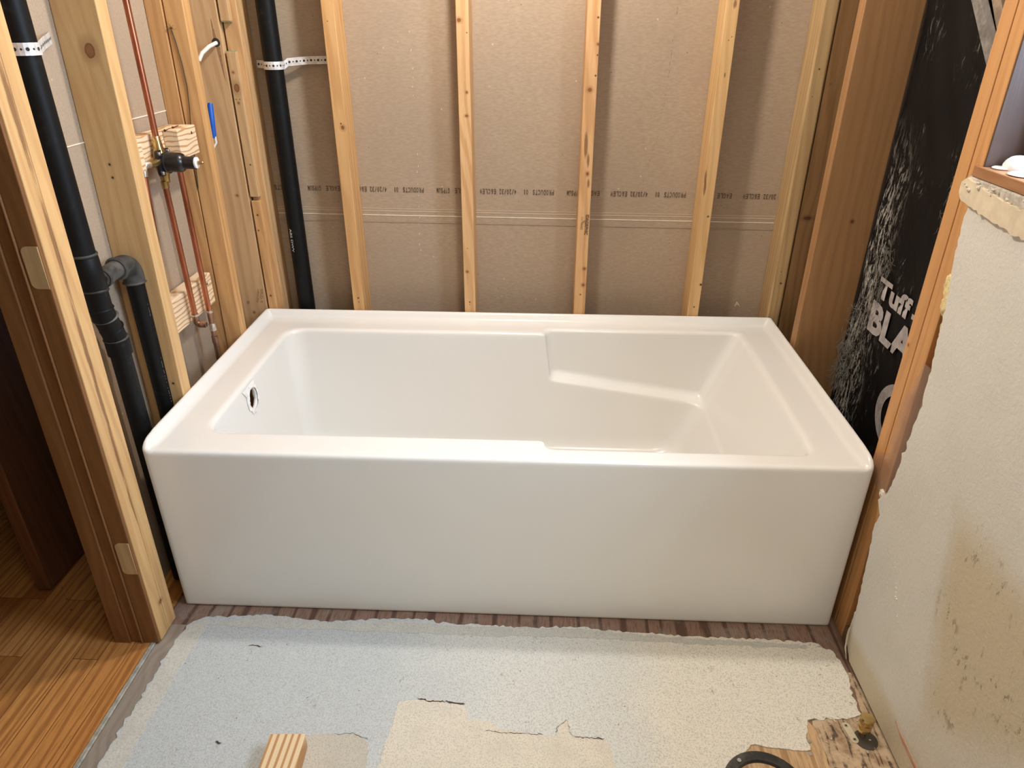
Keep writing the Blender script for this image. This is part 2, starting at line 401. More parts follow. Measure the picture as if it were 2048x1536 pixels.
prism('skim_patch', ragged([(.566, -.246), (.606, -.240), (.70, -.250), (.709, -.282), (.749, -.284), (.775, -.301), (.86, -.312), (.883, -.311), (.889, -.291), (.909, -.273), (.918, -.309), (.985, -.314), (1.0, -.40), (1.02, -.6), (.54, -.6), (.545, -.42)], .008, .0015), .004, .0054, 'xy', M['skim'], floor)
prism('skim_patch', ragged([(.36, -.331), (.43, -.327), (.50, -.325), (.522, -.342), (.53, -.40), (.52, -.6), (.34, -.6)], .008, .0015), .004, .0054, 'xy', skim('pale_skim_patch', (.60, .55, .46)), floor)
prism('skim_strip', ragged([(.032, -.110), (.046, -.058), (.075, -.045), (.082, -.062), (.074, -.20), (.073, -.40), (.07, -1.0), (.010, -1.0), (.026, -.40), (.034, -.22)], .012, .0010), .004, .0047, 'xy', skim('pale_edge_skim', (.66, .63, .56)), floor)
prism('skim_strip', ragged([(.082, -.060), (.16, -.038), (.22, -.031), (.36, -.046), (.50, -.032), (.66, -.040), (.93, -.036), (1.2, -.053), (1.45, -.061), (1.45, -.070), (1.2, -.068), (.93, -.062), (.66, -.066), (.36, -.064), (.16, -.066)], .010, .0018), .004, .0047, 'xy', skim('pale_back_skim', (.62, .60, .54)), floor)
crk = plain('dark_crack', (.07, .045, .03), .9)
def crack(pts, wd):
    P = ragged(pts, .004, .0012, closed=False); bm = bmesh.new(); A = []; B = []
    for i, p in enumerate(P):
        h = wd * random.uniform(.3, 1) * (0.2 if i in (0, len(P) - 1) else 1)
        A.append(bm.verts.new((p.x, p.y + h, .0058))); B.append(bm.verts.new((p.x, p.y - h, .0058)))
    for i in range(len(A) - 1): bm.faces.new((A[i], A[i + 1], B[i + 1], B[i]))
    link('floor_crack', done(bm, 'floor_crack'), crk, floor)
crack([(.60, -.237), (.625, -.244), (.665, -.243), (.70, -.247)], .0022); crack([(.745, -.306), (.80, -.309), (.86, -.309)], .0008); crack([(.92, -.311), (.95, -.313), (.98, -.312)], .0012)
crack([(.883, -.311), (.889, -.291), (.908, -.274), (.912, -.300), (.918, -.309)], .0009); crack([(.225, -.352), (.232, -.356), (.237, -.355)], .0028); crack([(.45, -.326), (.49, -.324), (.52, -.335)], .0007)
crack([(.20, -.118), (.235, -.119)], .0012)
prism('bare_plywood', ragged([(1.19, -.60), (1.2, -.40), (1.235, -.33), (1.30, -.30), (1.39, -.25), (1.41, -.27), (1.40, -.36), (1.42, -.6)], .01, .002), -.001, .0015, 'xy', M['plybare'], floor)
def rot_floor():
    t = NT('rotted_subfloor'); a = t.noise(t.pos, 26, 5, .7); s = t.n('ShaderNodeTexWave', {'Vector': t.vmath('MULTIPLY', t.pos, (1, .35, 1)), 'Scale': 22, 'Distortion': 14, 'Detail': 3}, bands_direction='X').outputs[1]
    c = t.mix(t.ramp(a, .3, .65), (.30, .19, .11), (.60, .45, .30)); c = t.mix(t.math('MULTIPLY', t.ramp(s, .75, .95), t.ramp(a, .40, .6, .85, 0)), c, (.03, .02, .015))
    t.bump(a, .7, .004); return t.done(c, .9)
prism('rotted_subfloor', ragged([(1.40, -.252), (1.47, -.244), (1.506, -.236), (1.512, -.13), (1.522, -.13), (1.5385, -.2), (1.5385, -.62), (1.405, -.62), (1.402, -.36)], .01, .0015), .0, .0025, 'xy', rot_floor(), floor)
# strip of grey weathered wood along the doorway, with the metal edging
M['greywood'] = wood('weathered_grey_wood', (.34, .28, .22), (.20, .155, .12), 'y', fig=.3)
box('threshold_board', (-.010, .032, -1.9, -.062, 0, .0022), M['greywood'], floor, bev=.0005)
box('edge_strip', (-.021, -.011, -1.9, -.112, 0, .0055), plain('dull_metal_edging', (.47, .44, .37), .5, .3, var=.25, scale=80), floor, bev=.001)

def oak():
    t = NT('oak_strip_floor'); s = t.n('ShaderNodeSeparateXYZ', {0: t.pos}).outputs
    v = t.n('ShaderNodeCombineXYZ', {0: s[1], 1: s[0], 2: 0.0}).outputs[0]
    br = t.n('ShaderNodeTexBrick', {'Vector': v, 'Color1': (.0, .0, .0), 'Color2': (1, 1, 1), 'Mortar': (.5, .5, .5), 'Scale': 1.0, 'Mortar Size': .0007, 'Mortar Smooth': .1, 'Bias': 0.0, 'Brick Width': .46, 'Row Height': .057}, offset=.37, offset_frequency=3)
    cell = t.n('ShaderNodeSeparateColor', {0: br.outputs[0]}).outputs[0]
    sh = t.n('ShaderNodeCombineXYZ', {0: t.math('MULTIPLY', cell, 9.0), 1: t.math('MULTIPLY', cell, 5.0), 2: 0.0}).outputs[0]
    g = t.vmath('ADD', t.vmath('MULTIPLY', t.pos, (1, .05, 1)), sh)
    w = t.n('ShaderNodeTexWave', {'Vector': g, 'Scale': 17, 'Distortion': 11, 'Detail': 2.5, 'Detail Scale': 1.3}, bands_direction='X').outputs[1]
    f = t.noise(g, 420, 3, .65)
    c = t.mix(cell, (.40, .145, .034), (.68, .31, .09)); c = t.mix(t.math('MULTIPLY', t.ramp(w, .35, 1), .55), c, (.27, .085, .02)); c = t.mix(t.ramp(f, .45, .7, 0, .45), c, (.22, .07, .02))
    c = t.mix(t.math('MULTIPLY', br.outputs[1], .8), c, (.06, .02, .01))
    return t.done(c, .38)
hall = box('floor', (-1.75, -.0225, -1.95, 1.35, -.03, .004), oak(), bev=0); hall.name = 'floor_hall'; tag(hall, kind='structure')

# ------------------------------------------------------------ WALLS AND CEILING
ZT = 2.42
wb = box('wall_back', (-.0895, 1.703, W0, W0 + .0127, 0, ZT), M['gyp'], bev=0); tag(wb, kind='structure')
def seam(x0, x1, z0, dz, hgt, mat, y=.0008, nm='panel_seam'):
    bm = bmesh.new(); sl = -.0074
    v = [bm.verts.new((x, W0 - y, .729 + sl * x + dz + q)) for x, q in ((x0, 0), (x1, 0), (x1, hgt), (x0, hgt))]; bm.faces.new(v)
    o = link(nm, done(bm, nm), mat, wb); so = o.modifiers.new('s', 'SOLIDIFY'); so.thickness = .0007; so.offset = -1
seam(-.08, 1.52, 0, 0, .0021, M['seam']); seam(-.08, 1.52, 0, .012, .003, M['band'], .0005, 'paper_fold'); seam(-.08, 1.52, 0, .019, .0022, M['band'], .0005, 'paper_fold'); seam(-.08, 1.52, 0, -.020, .0025, plain('paper_dark_band', (.37, .28, .195), .85), .0005, 'paper_fold')  # pale seam line, two lighter bands above, one darker band below
slz = lambda x: .7935 - .0074 * (x - .65)
for k in range(5):
    p0 = 1.628 - .379 * k
    for s, a, b in (('PRODUCTS', 0, .063), ('01', .075, .089), ('4/20/32', .109, .160), ('E&CLEW', .168, .217), ('EAGLE', .247, .290), ('GYPSUM', .303, .343)):
        x1, x0 = p0 - a, p0 - b
        if x1 > 1.51 or x0 < .02: continue
        if s == '4/20/32' and k == 0: s = '20/32'
        if s in ('PRODUCTS', 'GYPSUM') and x0 > 1.3 and k == 0: continue
        monotext(s, (x1, W0 - .0012, slz(x1) + .0145), (x0 - x1, 0, .0074 * (x1 - x0)), (0, 0, -.0145), M['ink'], wb)
monotext('20/32', (1.506, W0 - .0012, slz(1.5) + .0145), (-.037, 0, .0003), (0, 0, -.0145), M['ink'], wb)
text('A', (1.437, W0 - .001, .458), (.016, 0, .003), (-.003, 0, .014), M['seam'], wb, 'glue_mark')
# faint dotted scratch running up the paper
def dots(pts, n, nm, mat):
    bm = bmesh.new(); random.seed(5)
    for i in range(n):
        f = i / n * (len(pts) - 1); a = int(f); p = Vector(pts[a]).lerp(Vector(pts[a + 1]), f - a)
        if random.random() < .45: continue
        h = random.uniform(.002, .007); wd = .0005
        x, z = p.x + random.gauss(0, .0012), p.y
        bm.faces.new([bm.verts.new((x + q[0], W0 - .0009, z + q[1])) for q in ((-wd, 0), (wd, 0), (wd + .001, h), (-wd + .001, h))])
    link(nm, done(bm, nm), mat, wb)
dots([(1.123, .83), (1.15, .95), (1.165, 1.1), (1.172, 1.28)], 50, 'dotted_scratch', M['ink2'])
dots([(.470, .62), (.475, .9), (.475, 1.28)], 34, 'pale_scuff', M['seam'])

wl = box('wall_left', (-.1016, -.0889, -.04, W0, 0, ZT), M['gyp'], bev=0); tag(wl, kind='structure')
for nm, y0, y1, z0, z1 in (('panel_seam', -.03, .25, 1.0255, 1.0275), ('panel_seam', .262, .60, 1.045, 1.0475)):
    bm = bmesh.new(); add_box(bm, -.0889, -.0875, y0, y1, z0, z1); link(nm, done(bm, nm), M['seam'], wl)
def smudge(nm, c, ry, rz, mat):
    bm = bmesh.new(); n = 24; vs_ = [bm.verts.new((-.0884, c[0] + ry * math.cos(2 * PI * i / n) * random.uniform(.8, 1.15), c[1] + rz * math.sin(2 * PI * i / n) * random.uniform(.8, 1.15))) for i in range(n)]
    bm.faces.new(vs_); link(nm, done(bm, nm), mat, wl)
def scorch():
    t = NT('scorched_paper'); d = t.vmath('LENGTH', t.vmath('MULTIPLY', t.vmath('SUBTRACT', t.pos, (-.088, .375, .725)), (0, 45, 27))); d = t.math('ADD', d, t.math('MULTIPLY', t.math('SUBTRACT', t.noise(t.pos, 60, 3), .5), .7))
    return t.done(t.mix(t.ramp(d, .1, 1.0), (.075, .045, .035), (.42, .32, .22)), .9)
bm = bmesh.new(); bm.faces.new([bm.verts.new((-.0884, .375 + .028 * math.cos(2 * PI * i / 40), .725 + .048 * math.sin(2 * PI * i / 40))) for i in range(40)]); link('scorch_mark', done(bm, 'scorch_mark'), scorch(), wl)

M['whitewall'] = plain('room_white_paint', (.70, .66, .57), .8, var=.03)
hc = box('ceiling', (-1.75, -.10, -1.95, 1.35, ZT, ZT + .05), plain('hall_ceiling_dimmed', (.06, .04, .03), .9), bev=0); hc.name = 'ceiling_hall'; tag(hc, kind='structure')  # hall ceiling split off and coloured near black, so the hall stays unlit
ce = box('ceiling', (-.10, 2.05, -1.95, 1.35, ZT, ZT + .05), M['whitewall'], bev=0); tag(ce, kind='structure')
hf = box('wall_hall_front', (-1.75, -.10, -2.0, -1.95, -.03, ZT), plain('hall_front_brown_dimmed', (.06, .035, .02), .8), bev=0); tag(hf, kind='structure')  # hall part of the front wall, shade put into its dark colour
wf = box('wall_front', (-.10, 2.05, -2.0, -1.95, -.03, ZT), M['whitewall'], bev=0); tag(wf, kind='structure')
hw = plain('hall_brown_wall_dimmed', (.06, .035, .02), .8, var=.1)  # brown taken almost to black to hold the hall in shade
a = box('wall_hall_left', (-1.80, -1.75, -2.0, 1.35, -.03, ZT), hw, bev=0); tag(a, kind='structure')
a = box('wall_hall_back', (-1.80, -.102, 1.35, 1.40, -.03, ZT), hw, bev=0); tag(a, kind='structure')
a = box('wall_left_front', (-.10, -.0226, -1.95, -1.02, .004, ZT), M['whitewall'], bev=0); tag(a, kind='structure')
a = box('trim_header', (-.10, -.0226, -1.02, -.12, 2.08, ZT), M['whitewall'], bev=0); tag(a, kind='structure')
a = box('wall_outer', (1.703, 1.74, -.022, 1.0, 0, ZT), plain('dark_sheathing', (.05, .04, .035), .9), bev=0); tag(a, kind='structure')
for q in ((1.703, 1.74, -1.95, -.022, 0, 1.02), (1.703, 1.74, -1.95, -.022, 2.11, ZT), (1.703, 1.74, -1.95, -.745, 1.02, 2.11)): box('sheathing_panel', q, a.data.materials[0], a, bev=0)

# painted drywall on the right, with its ragged broken edge
def painted():
    t = NT('stained_white_paint'); s = t.n('ShaderNodeSeparateXYZ', {0: t.pos}).outputs
    n1 = t.noise(t.pos, 9, 4, .6); nb = t.noise(t.pos, 130, 2, .5)
    base = t.mix(t.ramp(n1, .3, .7), (.70, .67, .60), (.735, .705, .64))
    y = t.math('ADD', s[1], t.math('MULTIPLY', t.math('SUBTRACT', n1, .5), .06)); z = t.math('ADD', s[2], t.math('MULTIPLY', t.math('SUBTRACT', t.noise(t.pos, 14, 4, .6), .5), .05))
    # tan water stain: bounded by the near vertical left edge, the sloping top edge and the lower edge
    e1 = t.math('SUBTRACT', t.math('ADD', t.math('MULTIPLY', t.math('SUBTRACT', z, .56), .26), -.235), y)
    e2 = t.math('SUBTRACT', .575, t.math('ADD', z, t.math('MULTIPLY', t.math('ADD', y, .24), .0)))
    e3 = t.math('SUBTRACT', z, t.math('ADD', .17, t.math('MULTIPLY', t.math('ADD', y, .37), -.9)))
    m = t.math('MULTIPLY', t.math('MULTIPLY', t.ramp(e1, -.012, .05), t.ramp(e2, -.01, .09)), t.ramp(e3, -.06, .06, .25, 1))
    c = t.mix(t.math('MULTIPLY', m, .9), base, (.61, .515, .35))
    ed = t.math('MULTIPLY', m, t.ramp(t.math('ABSOLUTE', t.math('SUBTRACT', e1, .01)), .0, .02, .35, 0)); c = t.mix(ed, c, (.48, .39, .24))
    sp = t.noise(t.vmath('MULTIPLY', t.pos, (1, 1, .55)), 46, 5, .75); big = t.noise(t.vmath('ADD', t.pos, (0, 2.1, .3)), 10, 3)
    c = t.mix(t.math('MULTIPLY', t.math('MULTIPLY', t.ramp(sp, .555, .64, 0, .85), t.ramp(big, .40, .56)), m), c, (.20, .13, .06))
    low = t.math('MULTIPLY', t.ramp(z, .10, .055), .65); c = t.mix(low, c, (.60, .49, .30))
    t.bump(t.math('ADD', nb, t.math('MULTIPLY', t.noise(t.pos, 330, 2), .4)), .42, .0025)
    return t.done(c, .62)
paint = painted()
M['gypcore'] = plain('broken_gypsum_core', (.72, .66, .55), .95, var=.2, scale=200)
edge = [(-.108, 0.012), (-.070, .05), (-.077, .13), (-.066, .22), (-.055, .30), (-.050, .342), (-.058, .37), (-.036, .392), (-.056, .418), (-.069, .47), (-.076, .56), (-.080, .646), (-.072, .74), (-.065, .813), (-.045, .90), (-.040, .955), (-.040, .985)]
rg = ragged(edge, .009, .0018, closed=False)
pan = [tuple(p) for p in rg] + [(-.040, 1.0), (-.09, 1.0), (-1.95, .99), (-1.95, 0.012)]
wr = prism('wall_right', pan, 1.5245, 1.537, 'yz', [paint]); tag(wr, kind='structure')
prism('wall_upper', [(-1.95, .99), (-.74, .99), (-.74, 2.1), (-.03, 2.1), (-.03, ZT), (-1.95, ZT)], 1.5245, 1.537, 'yz', paint, wr)
prism('torn_edge_core', [(p.x - .0035 + .0005 * 0, p.y) for p in rg] + [(p.x + random.uniform(.0005, .004), p.y) for p in reversed(rg)], 1.5265, 1.536, 'yz', M['gypcore'], wr)
prism('skim_band', ragged([(-.024, .990), (-.012, 1.000), (-.013, 1.016), (-.026, 1.026), (-.045, 1.022), (-.080, 1.016), (-.13, 1.012), (-.19, 1.008), (-.4, 1.005), (-.74, 1.005), (-.74, .970), (-.20, .974), (-.13, .978), (-.068, .984), (-.050, .986)], .007, .0013), 1.5185, 1.5250, 'yz', plain('cream_joint_compound', (.72, .61, .44), .85, var=.1, scale=30), wr, bev=.002)
def redmark():
    t = NT('red_pencil_streak'); f = t.noise(t.vmath('MULTIPLY', t.pos, (1, 9, 130)), 1, 3); return t.done(t.mix(t.ramp(f, .35, .6), (.45, .09, .05), (.62, .42, .30)), .8)
prism('red_streak', ragged([(-.30, .075), (-.33, .072), (-.42, .072), (-.42, .060), (-.34, .062), (-.31, .070)], .008, .001), 1.5239, 1.5246, 'yz', redmark(), wr)
bm = bmesh.new(); random.seed(11)
for i in range(26):                                      # line of plaster nibs
    z = .335 - .12 * i / 26 + random.gauss(0, .002); y = -.147 - .086 * i / 26 + random.gauss(0, .0012)
    if random.random() < .75: bmesh.ops.create_icosphere(bm, subdivisions=1, radius=random.uniform(.0008, .0019), matrix=Matrix.Translation((1.5245, y, z)))
tag(link('plaster_nibs', done(bm, 'plaster_nibs'), plain('nib_white', (.82, .78, .7), .8), wr), kind='stuff')
bm = bmesh.new()
for i in range(34):
    y = random.uniform(-.06, -.33) if i % 2 else random.uniform(-.10, -.02); z = 1.016 + random.gauss(0, .005)
    bmesh.ops.create_icosphere(bm, subdivisions=1, radius=random.uniform(.001, .0034), matrix=Matrix.Translation((1.520 + random.uniform(-.003, .004), y, z)) @ Matrix.Diagonal((1, random.uniform(.8, 1.8), random.uniform(.6, 1.1), 1)))
tag(link('crumbled_plaster', done(bm, 'crumbled_plaster'), plain('crumbled_plaster', (.66, .60, .50), .95, var=.2, scale=300), wr), kind='stuff')
curl = tube('curled_paper', [(1.522, -.100, .010), (1.5175, -.092, .035), (1.518, -.085, .065), (1.523, -.078, .09)], [.0008, .0018, .0018, .0008], plain('torn_paper', (.62, .55, .42), .9), wr, seg=8)

# ------------------------------------------------------------ STUDS OF THE BACK WALL
def stud(label, b, mat, dtop=(0, 0), cat='wall stud', group=None, name='wall_stud', bev=.0018):
    bm = bmesh.new(); add_box(bm, *b, dtop=dtop)
    o = link(name, done(bm, name), mat); bevel(o, bev); origin(o, ((b[0] + b[1]) / 2, (b[2] + b[3]) / 2, b[4])); return tag(o, label, cat, group)
G = 'studs of the back wall'
s1 = stud('orange pine stud just right of the black vent pipe on the back wall', (.2700, .3030, F, W0, .0, ZT), pine('pine_first', knots=[((.294, F, .985), .0045, 1.2)], holes=[((.290, F, .995), .0016), ((.287, F, .497), .002), ((.288, F, .484), .0012), ((.283, F, 1.24), .001)]), group=G)
s2 = stud('back wall pine stud left of middle, with a rough fuzzy knot near its top', (.6090, .6420, F, W0, .0, ZT), pine('pine_second', light=(.72, .45, .22), knots=[((.617, F, 1.243), .005, .9), ((.632, F, 1.075), .003, 1), ((.630, F, 1.017), .004, .8), ((.620, F, .585), .0035, 1)], holes=[((.636, F, 1.215), .0012), ((.622, F, .655), .001), ((.625, F, .49), .0018), ((.625, F, .482), .001)]), group=G)
s3 = stud('knotty stud with a black printed grade stamp, third along the back wall', (.9370, .9710, F, W0, .0, ZT), pine('pine_third', light=(.71, .42, .20), knots=[((.953, F, 1.083), .0055, .9), ((.968, F, 1.19), .003, 1), ((.963, F, .60), .004, 1), ((.962, F, .55), .0042, 1), ((.958, F, .87), .0035, 1.4)],
     holes=[((.965, F, 1.25), .002), ((.968, F, 1.165), .0015), ((.966, F, 1.117), .0018), ((.955, F, .52), .0018)], streaks=[((.950, F, .945), .005, .035), ((.958, F, .905), .004, .02), ((.962, F, .845), .0035, .014)]), group=G)
s4 = stud('yellowish stud with dark ink stains down its corner, rightmost of the wide bays', (1.2760, 1.3090, F, W0, .0, ZT), pine('pine_fourth', light=(.72, .46, .21), dark=(.54, .29, .10), holes=[((1.300, F, .757), .0022), ((1.294, F, .487), .0018), ((1.305, F, .557), .0028), ((1.293, F, 1.20), .001), ((1.30, F, 1.208), .001)],
     streaks=[((1.279, F, .865), .003, .02), ((1.281, F, .835), .0035, .02), ((1.295, F, 1.12), .002, .006), ((1.297, F, 1.28), .004, .01)]), group=G)
s5 = stud('pale waney-edged stud at the right end of the back wall above the tub corner', (1.5120, 1.5500, F, W0, .0, ZT), pine('pine_fifth', light=(.54, .36, .17), dark=(.36, .20, .08), holes=[((1.535, F, .565), .0022), ((1.530, F, 1.135), .0018), ((1.525, F, 1.07), .001), ((1.53, F, .60), .001)]), group=G, bev=.0045)
# waney flank: a second narrow piece stuck to its left side
for s, x, z, w_, h_, txt in ((s3, .966, .756, .008, .055, 'IDAPIECO'),):
    pass
stamp = text('IDAGRPHIC', (.9590, F - .0009, .758), (-.0018, 0, -.058), (.0098, 0, 0), M['ink'], s3, 'grade_stamp', .035)
text('213', (.9470, F - .0009, .752), (-.0006, 0, -.010), (.005, 0, 0), M['ink2'], s3, 'grade_stamp')
text('WWP2', (.9455, F - .0009, .735), (-.0010, 0, -.020), (.007, 0, 0), M['ink2'], s3, 'grade_stamp')
prism('check_mark', [(.948, .737), (.9495, .7335), (.9555, .737), (.962, .743), (.9615, .746), (.955, .741)], F - .0012, F - .0006, 'xz', M['ink2'], s3)

# right corner: back board, 2x6 stud, and the doubled studs beside the drywall
M['brownwood'] = wood('brown_two_by_six', (.40, .215, .090), (.25, .115, .042), 'z', knots=[((1.61, .565, .80), .004, 1)], fig=.25, fine=.5)
M['brownside'] = wood('brown_backing_board', (.34, .18, .07), (.19, .09, .03), 'z', knots=[((1.575, F + .006, .755), .010, .5)], holes=[((1.567, F + .006, 1.10), .0018)], fig=.4)
stud('dark brown grooved backing board in the right corner, between pale stud and wide brown stud', (1.5525, 1.640, F + .004, F + .042, 0, ZT), M['brownside'], cat='board', name='backing_board')
stud('wide brown stud with a thin orange edge, between the right corner and the black insulation', (1.5310, 1.662, .5650, .6010, 0, ZT), M['brownwood'], name='wall_stud')
M['orangewood'] = pine('orange_fir', light=(.66, .34, .13), dark=(.46, .20, .06), fig=.3, knots=[((1.54, .040, .70), .003, 1)])
stud('orange stud of the doubled pair by the drywall, the one nearest the black insulation', (1.5390, 1.655, .0145, .0500, 0, ZT), M['orangewood'], group='doubled studs by the drywall', name='wall_stud')
stud('orange stud of the doubled pair by the drywall, the one touching the plaster edge', (1.5390, 1.655, -.0300, .0122, 0, ZT), M['orangewood'], group='doubled studs by the drywall', name='wall_stud')
stud('bare wood sole plate lying along the right end of the tub', (1.5400, 1.655, -.60, .76, .0026, .038), plain('dark_sole_plate', (.20, .11, .06), .8), cat='sole plate', name='sole_plate')

# ------------------------------------------------------------ LEFT CORNER AND LEFT WALL STUDS
m_c = pine('pine_corner', light=(.62, .40, .21), dark=(.44, .25, .11), knots=[((-.040, F, .445), .004, 1), ((-.028, F, .80), .004, .8)], holes=[((-.035, F, .72), .0012), ((-.02, F, .93), .001), ((-.045, F, .66), .001)], streaks=[((-.022, F, 1.20), .002, .06)])
c1 = stud('pine stud facing the room in the left corner with a drilled cable hole', (-.0860, .0035, F - .002, F + .036, 0, ZT), m_c)
text('UNION', (-.0180, F - .0031, .520), (-.0080, 0, -.040), (.0075, 0, 0), M['ink2'], c1, 'grade_stamp')
text('OLD 9', (-.0075, F - .0031, .520), (-.0070, 0, -.042), (.0075, 0, 0), M['ink2'], c1, 'grade_stamp')
text('8', (-.055, F - .0031, .483), (-.001, 0, -.009), (.008, 0, 0), M['ink2'], c1, 'grade_stamp')
lathe('cable_hole', [(0, .0105), (.0008, .0105)], (-.012, F - .0021, 1.1905), (0, -1, 0), M['hole_dark'], c1)
prism('split', [(-.0145, 1.245), (-.009, 1.20), (-.016, 1.20)], F - .0029, F - .002, 'xz', M['ink2'], c1); prism('split', [(-.004, 1.100), (-.012, 1.18), (-.004, 1.18)], F - .0029, F - .002, 'xz', M['ink2'], c1)
c2 = stud('pine stud in the left corner behind the three short filler strips', (.0080, .0490, F + .016, W0, 0, ZT), pine('pine_corner_back', light=(.62, .38, .18), dark=(.44, .23, .09), holes=[((.03, F + .016, 1.0), .001)]))
m_f = pine('pine_filler', light=(.62, .40, .20), dark=(.46, .26, .11), knots=[((.0215, F - .001, 1.082), .0075, 1.5), ((.019, F - .001, 1.12), .003, 1), ((.020, F - .001, 1.045), .0028, 1.2)], holes=[((.024, F - .001, .885), .0018), ((.015, F - .001, 1.054), .0012), ((.025, F - .001, 1.054), .0012)])
M['greenend'] = plain('green_painted_end', (.30, .36, .18), .8)
for i, (z0, z1, lab) in enumerate(((.0, .7850, 'orange filler strip just above the tub corner, lowest of the three on the corner stud'), (.7960, 1.1690, 'knotty filler strip with a green top end, middle of the three on the corner stud'), (1.2390, ZT, 'topmost filler block with a green painted end on the corner stud'))):
    o = stud(lab, (.0085, .0340, F - .001, F + .0155, z0, z1), m_f if i else pine('orange_filler', light=(.66, .38, .16), dark=(.46, .22, .08), holes=[((.021, F - .001, .745), .0022), ((.016, F - .001, .70), .0018), ((.02, F - .001, .50), .0024)]), cat='filler block', group='filler strips on the left corner stud', name='filler_strip')
    if i == 1: box('painted_end', (.0095, .0330, F, F + .0145, z1, z1 + .0012), M['greenend'], o, bev=0)
    if i == 2: box('painted_end', (.0095, .0330, F, F + .0145, z0 - .0012, z0), M['greenend'], o, bev=0)
pale = pine('pine_left_a', light=(.66, .42, .19), dark=(.48, .26, .10), knots=[((-.032, .2330, 1.194), .0105, 1.35)], holes=[((-.046, .2262, .984), .0022), ((-.046, .2253, .958), .0022), ((-.018, .2100, .49), .0026)], fig=.3)
A_ = stud('wide pine stud with one large oval knot, just left of the copper pipes', (-.0885, .0, .1940, .2330, 0, ZT), pale, dtop=(0, .0790))
A_ = A_
nb = stud('narrow backing strip behind the cabled stud, against the gypsum board', (-.0885, -.0490, .5640, .6100, 0, ZT), pine('pine_nailer', light=(.60, .34, .14), dark=(.42, .20, .07), knots=[((-.065, .566, .60), .005, .6)]), dtop=(0, .0400), cat='board', name='backing_strip')
B_ = stud('pine stud just right of the shower valve, with thin wire stapled on it', (-.0465, .0, .5555, .5925, 0, ZT), pine('pine_left_b', light=(.64, .37, .15), dark=(.46, .22, .08), holes=[((-.022, .575, 1.02), .0018), ((-.02, .57, .87), .0018), ((-.012, .57, .84), .0012), ((-.018, .57, .77), .0014), ((-.01, .565, .62), .0016)], knots=[((-.035, .566, .66), .004, .6), ((-.008, .58, 1.205), .0035, 1)]), dtop=(0, .0660))
# doubled studs of the doorway and the brown jamb
rot = [((0, -.066, 1.12), .007, .11), ((0, -.066, .90), .0055, .10), ((0, -.069, .72), .0055, .09), ((0, -.071, .60), .005, .08), ((0, -.073, .48), .0045, .07), ((0, -.074, .36), .003, .05)]
m_n = pine('pine_doorway', light=(.68, .42, .18), dark=(.48, .24, .09), streaks=rot, knots=[((0, -.078, .09), .006, .8)])
stud('doorway stud with a long splintered dark groove, the one against the brown jamb', (-.0880, .0, -.1120, -.0775, .0045, ZT), m_n, dtop=(0, .042), group='doubled doorway studs')
stud('doorway stud with a smooth pale face, the one facing the black drain pipe', (-.0880, .0, -.0765, -.0430, .0045, ZT), m_n, dtop=(0, .042), group='doubled doorway studs')
jr = empty('door_jamb', (-.05, -.118, .004), 'dark brown wooden door jamb with steps and two hinge mortises, beside the doorway stud', 'door jamb')
M['jamb'] = wood('varnished_brown_jamb', (.23, .095, .028), (.12, .045, .012), 'z', fig=.25, fine=.4, rough=.5)
LN = (0, .038)
box('jamb_face', (-.0375, -.0015, -.1200, -.1125, .004, ZT - .2), M['jamb'], jr, dtop=LN); box('door_stop', (-.0415, -.0375, -.1235, -.1125, .004, ZT - .2), M['jamb'], jr, dtop=LN)
box('jamb_step', (-.0660, -.0415, -.1185, -.1125, .004, ZT - .2), M['jamb'], jr, dtop=LN); box('casing', (-.1020, -.0660, -.1225, -.1125, .004, ZT - .2), M['jamb'], jr, dtop=LN)
M['mort'] = wood('pale_mortise_wood', (.52, .34, .16), (.36, .20, .09), 'z', fig=.3)
def mortise(z0, z1):
    r = .010; x0, x1 = -.0330, -.0030; pts = []
    for cx, cz, a in ((x0 + r, z0 + r, PI), ):
        pts += [(cx + r * math.cos(a + PI / 2 * i / 6), cz + r * math.sin(a + PI / 2 * i / 6)) for i in range(7)]
    pts += [(x1, z0), (x1, z1)]
    pts += [(x0 + r + r * math.cos(PI / 2 + PI / 2 * i / 6), z1 - r + r * math.sin(PI / 2 + PI / 2 * i / 6)) for i in range(7)]
    y = -.1200 + .038 * (z0 / (ZT - .2)); o = prism('hinge_mortise', pts, y - .0016 + .0008, y + .002, 'xz', M['mort'], jr)
    for zz in (z0 + .012, (z0 + z1) / 2, z1 - .012): lathe('screw_hole', [(0, .002), (.0006, .002)], (-.020, y - .0008, zz), (0, -1, 0), M['hole_dark'], o, seg=10)
mortise(.838, .912); mortise(.205, .287)
ddoor = empty('open_door', (-.36, .30, .015), 'dark brown door leaf standing open in the unlit hall', 'door')
box('door_leaf', (-.372, -.337, .02, .80, .015, 2.04), wood('dark_door_wood', (.16, .06, .025), (.08, .03, .012), 'z', rough=.45), ddoor, bev=.003)

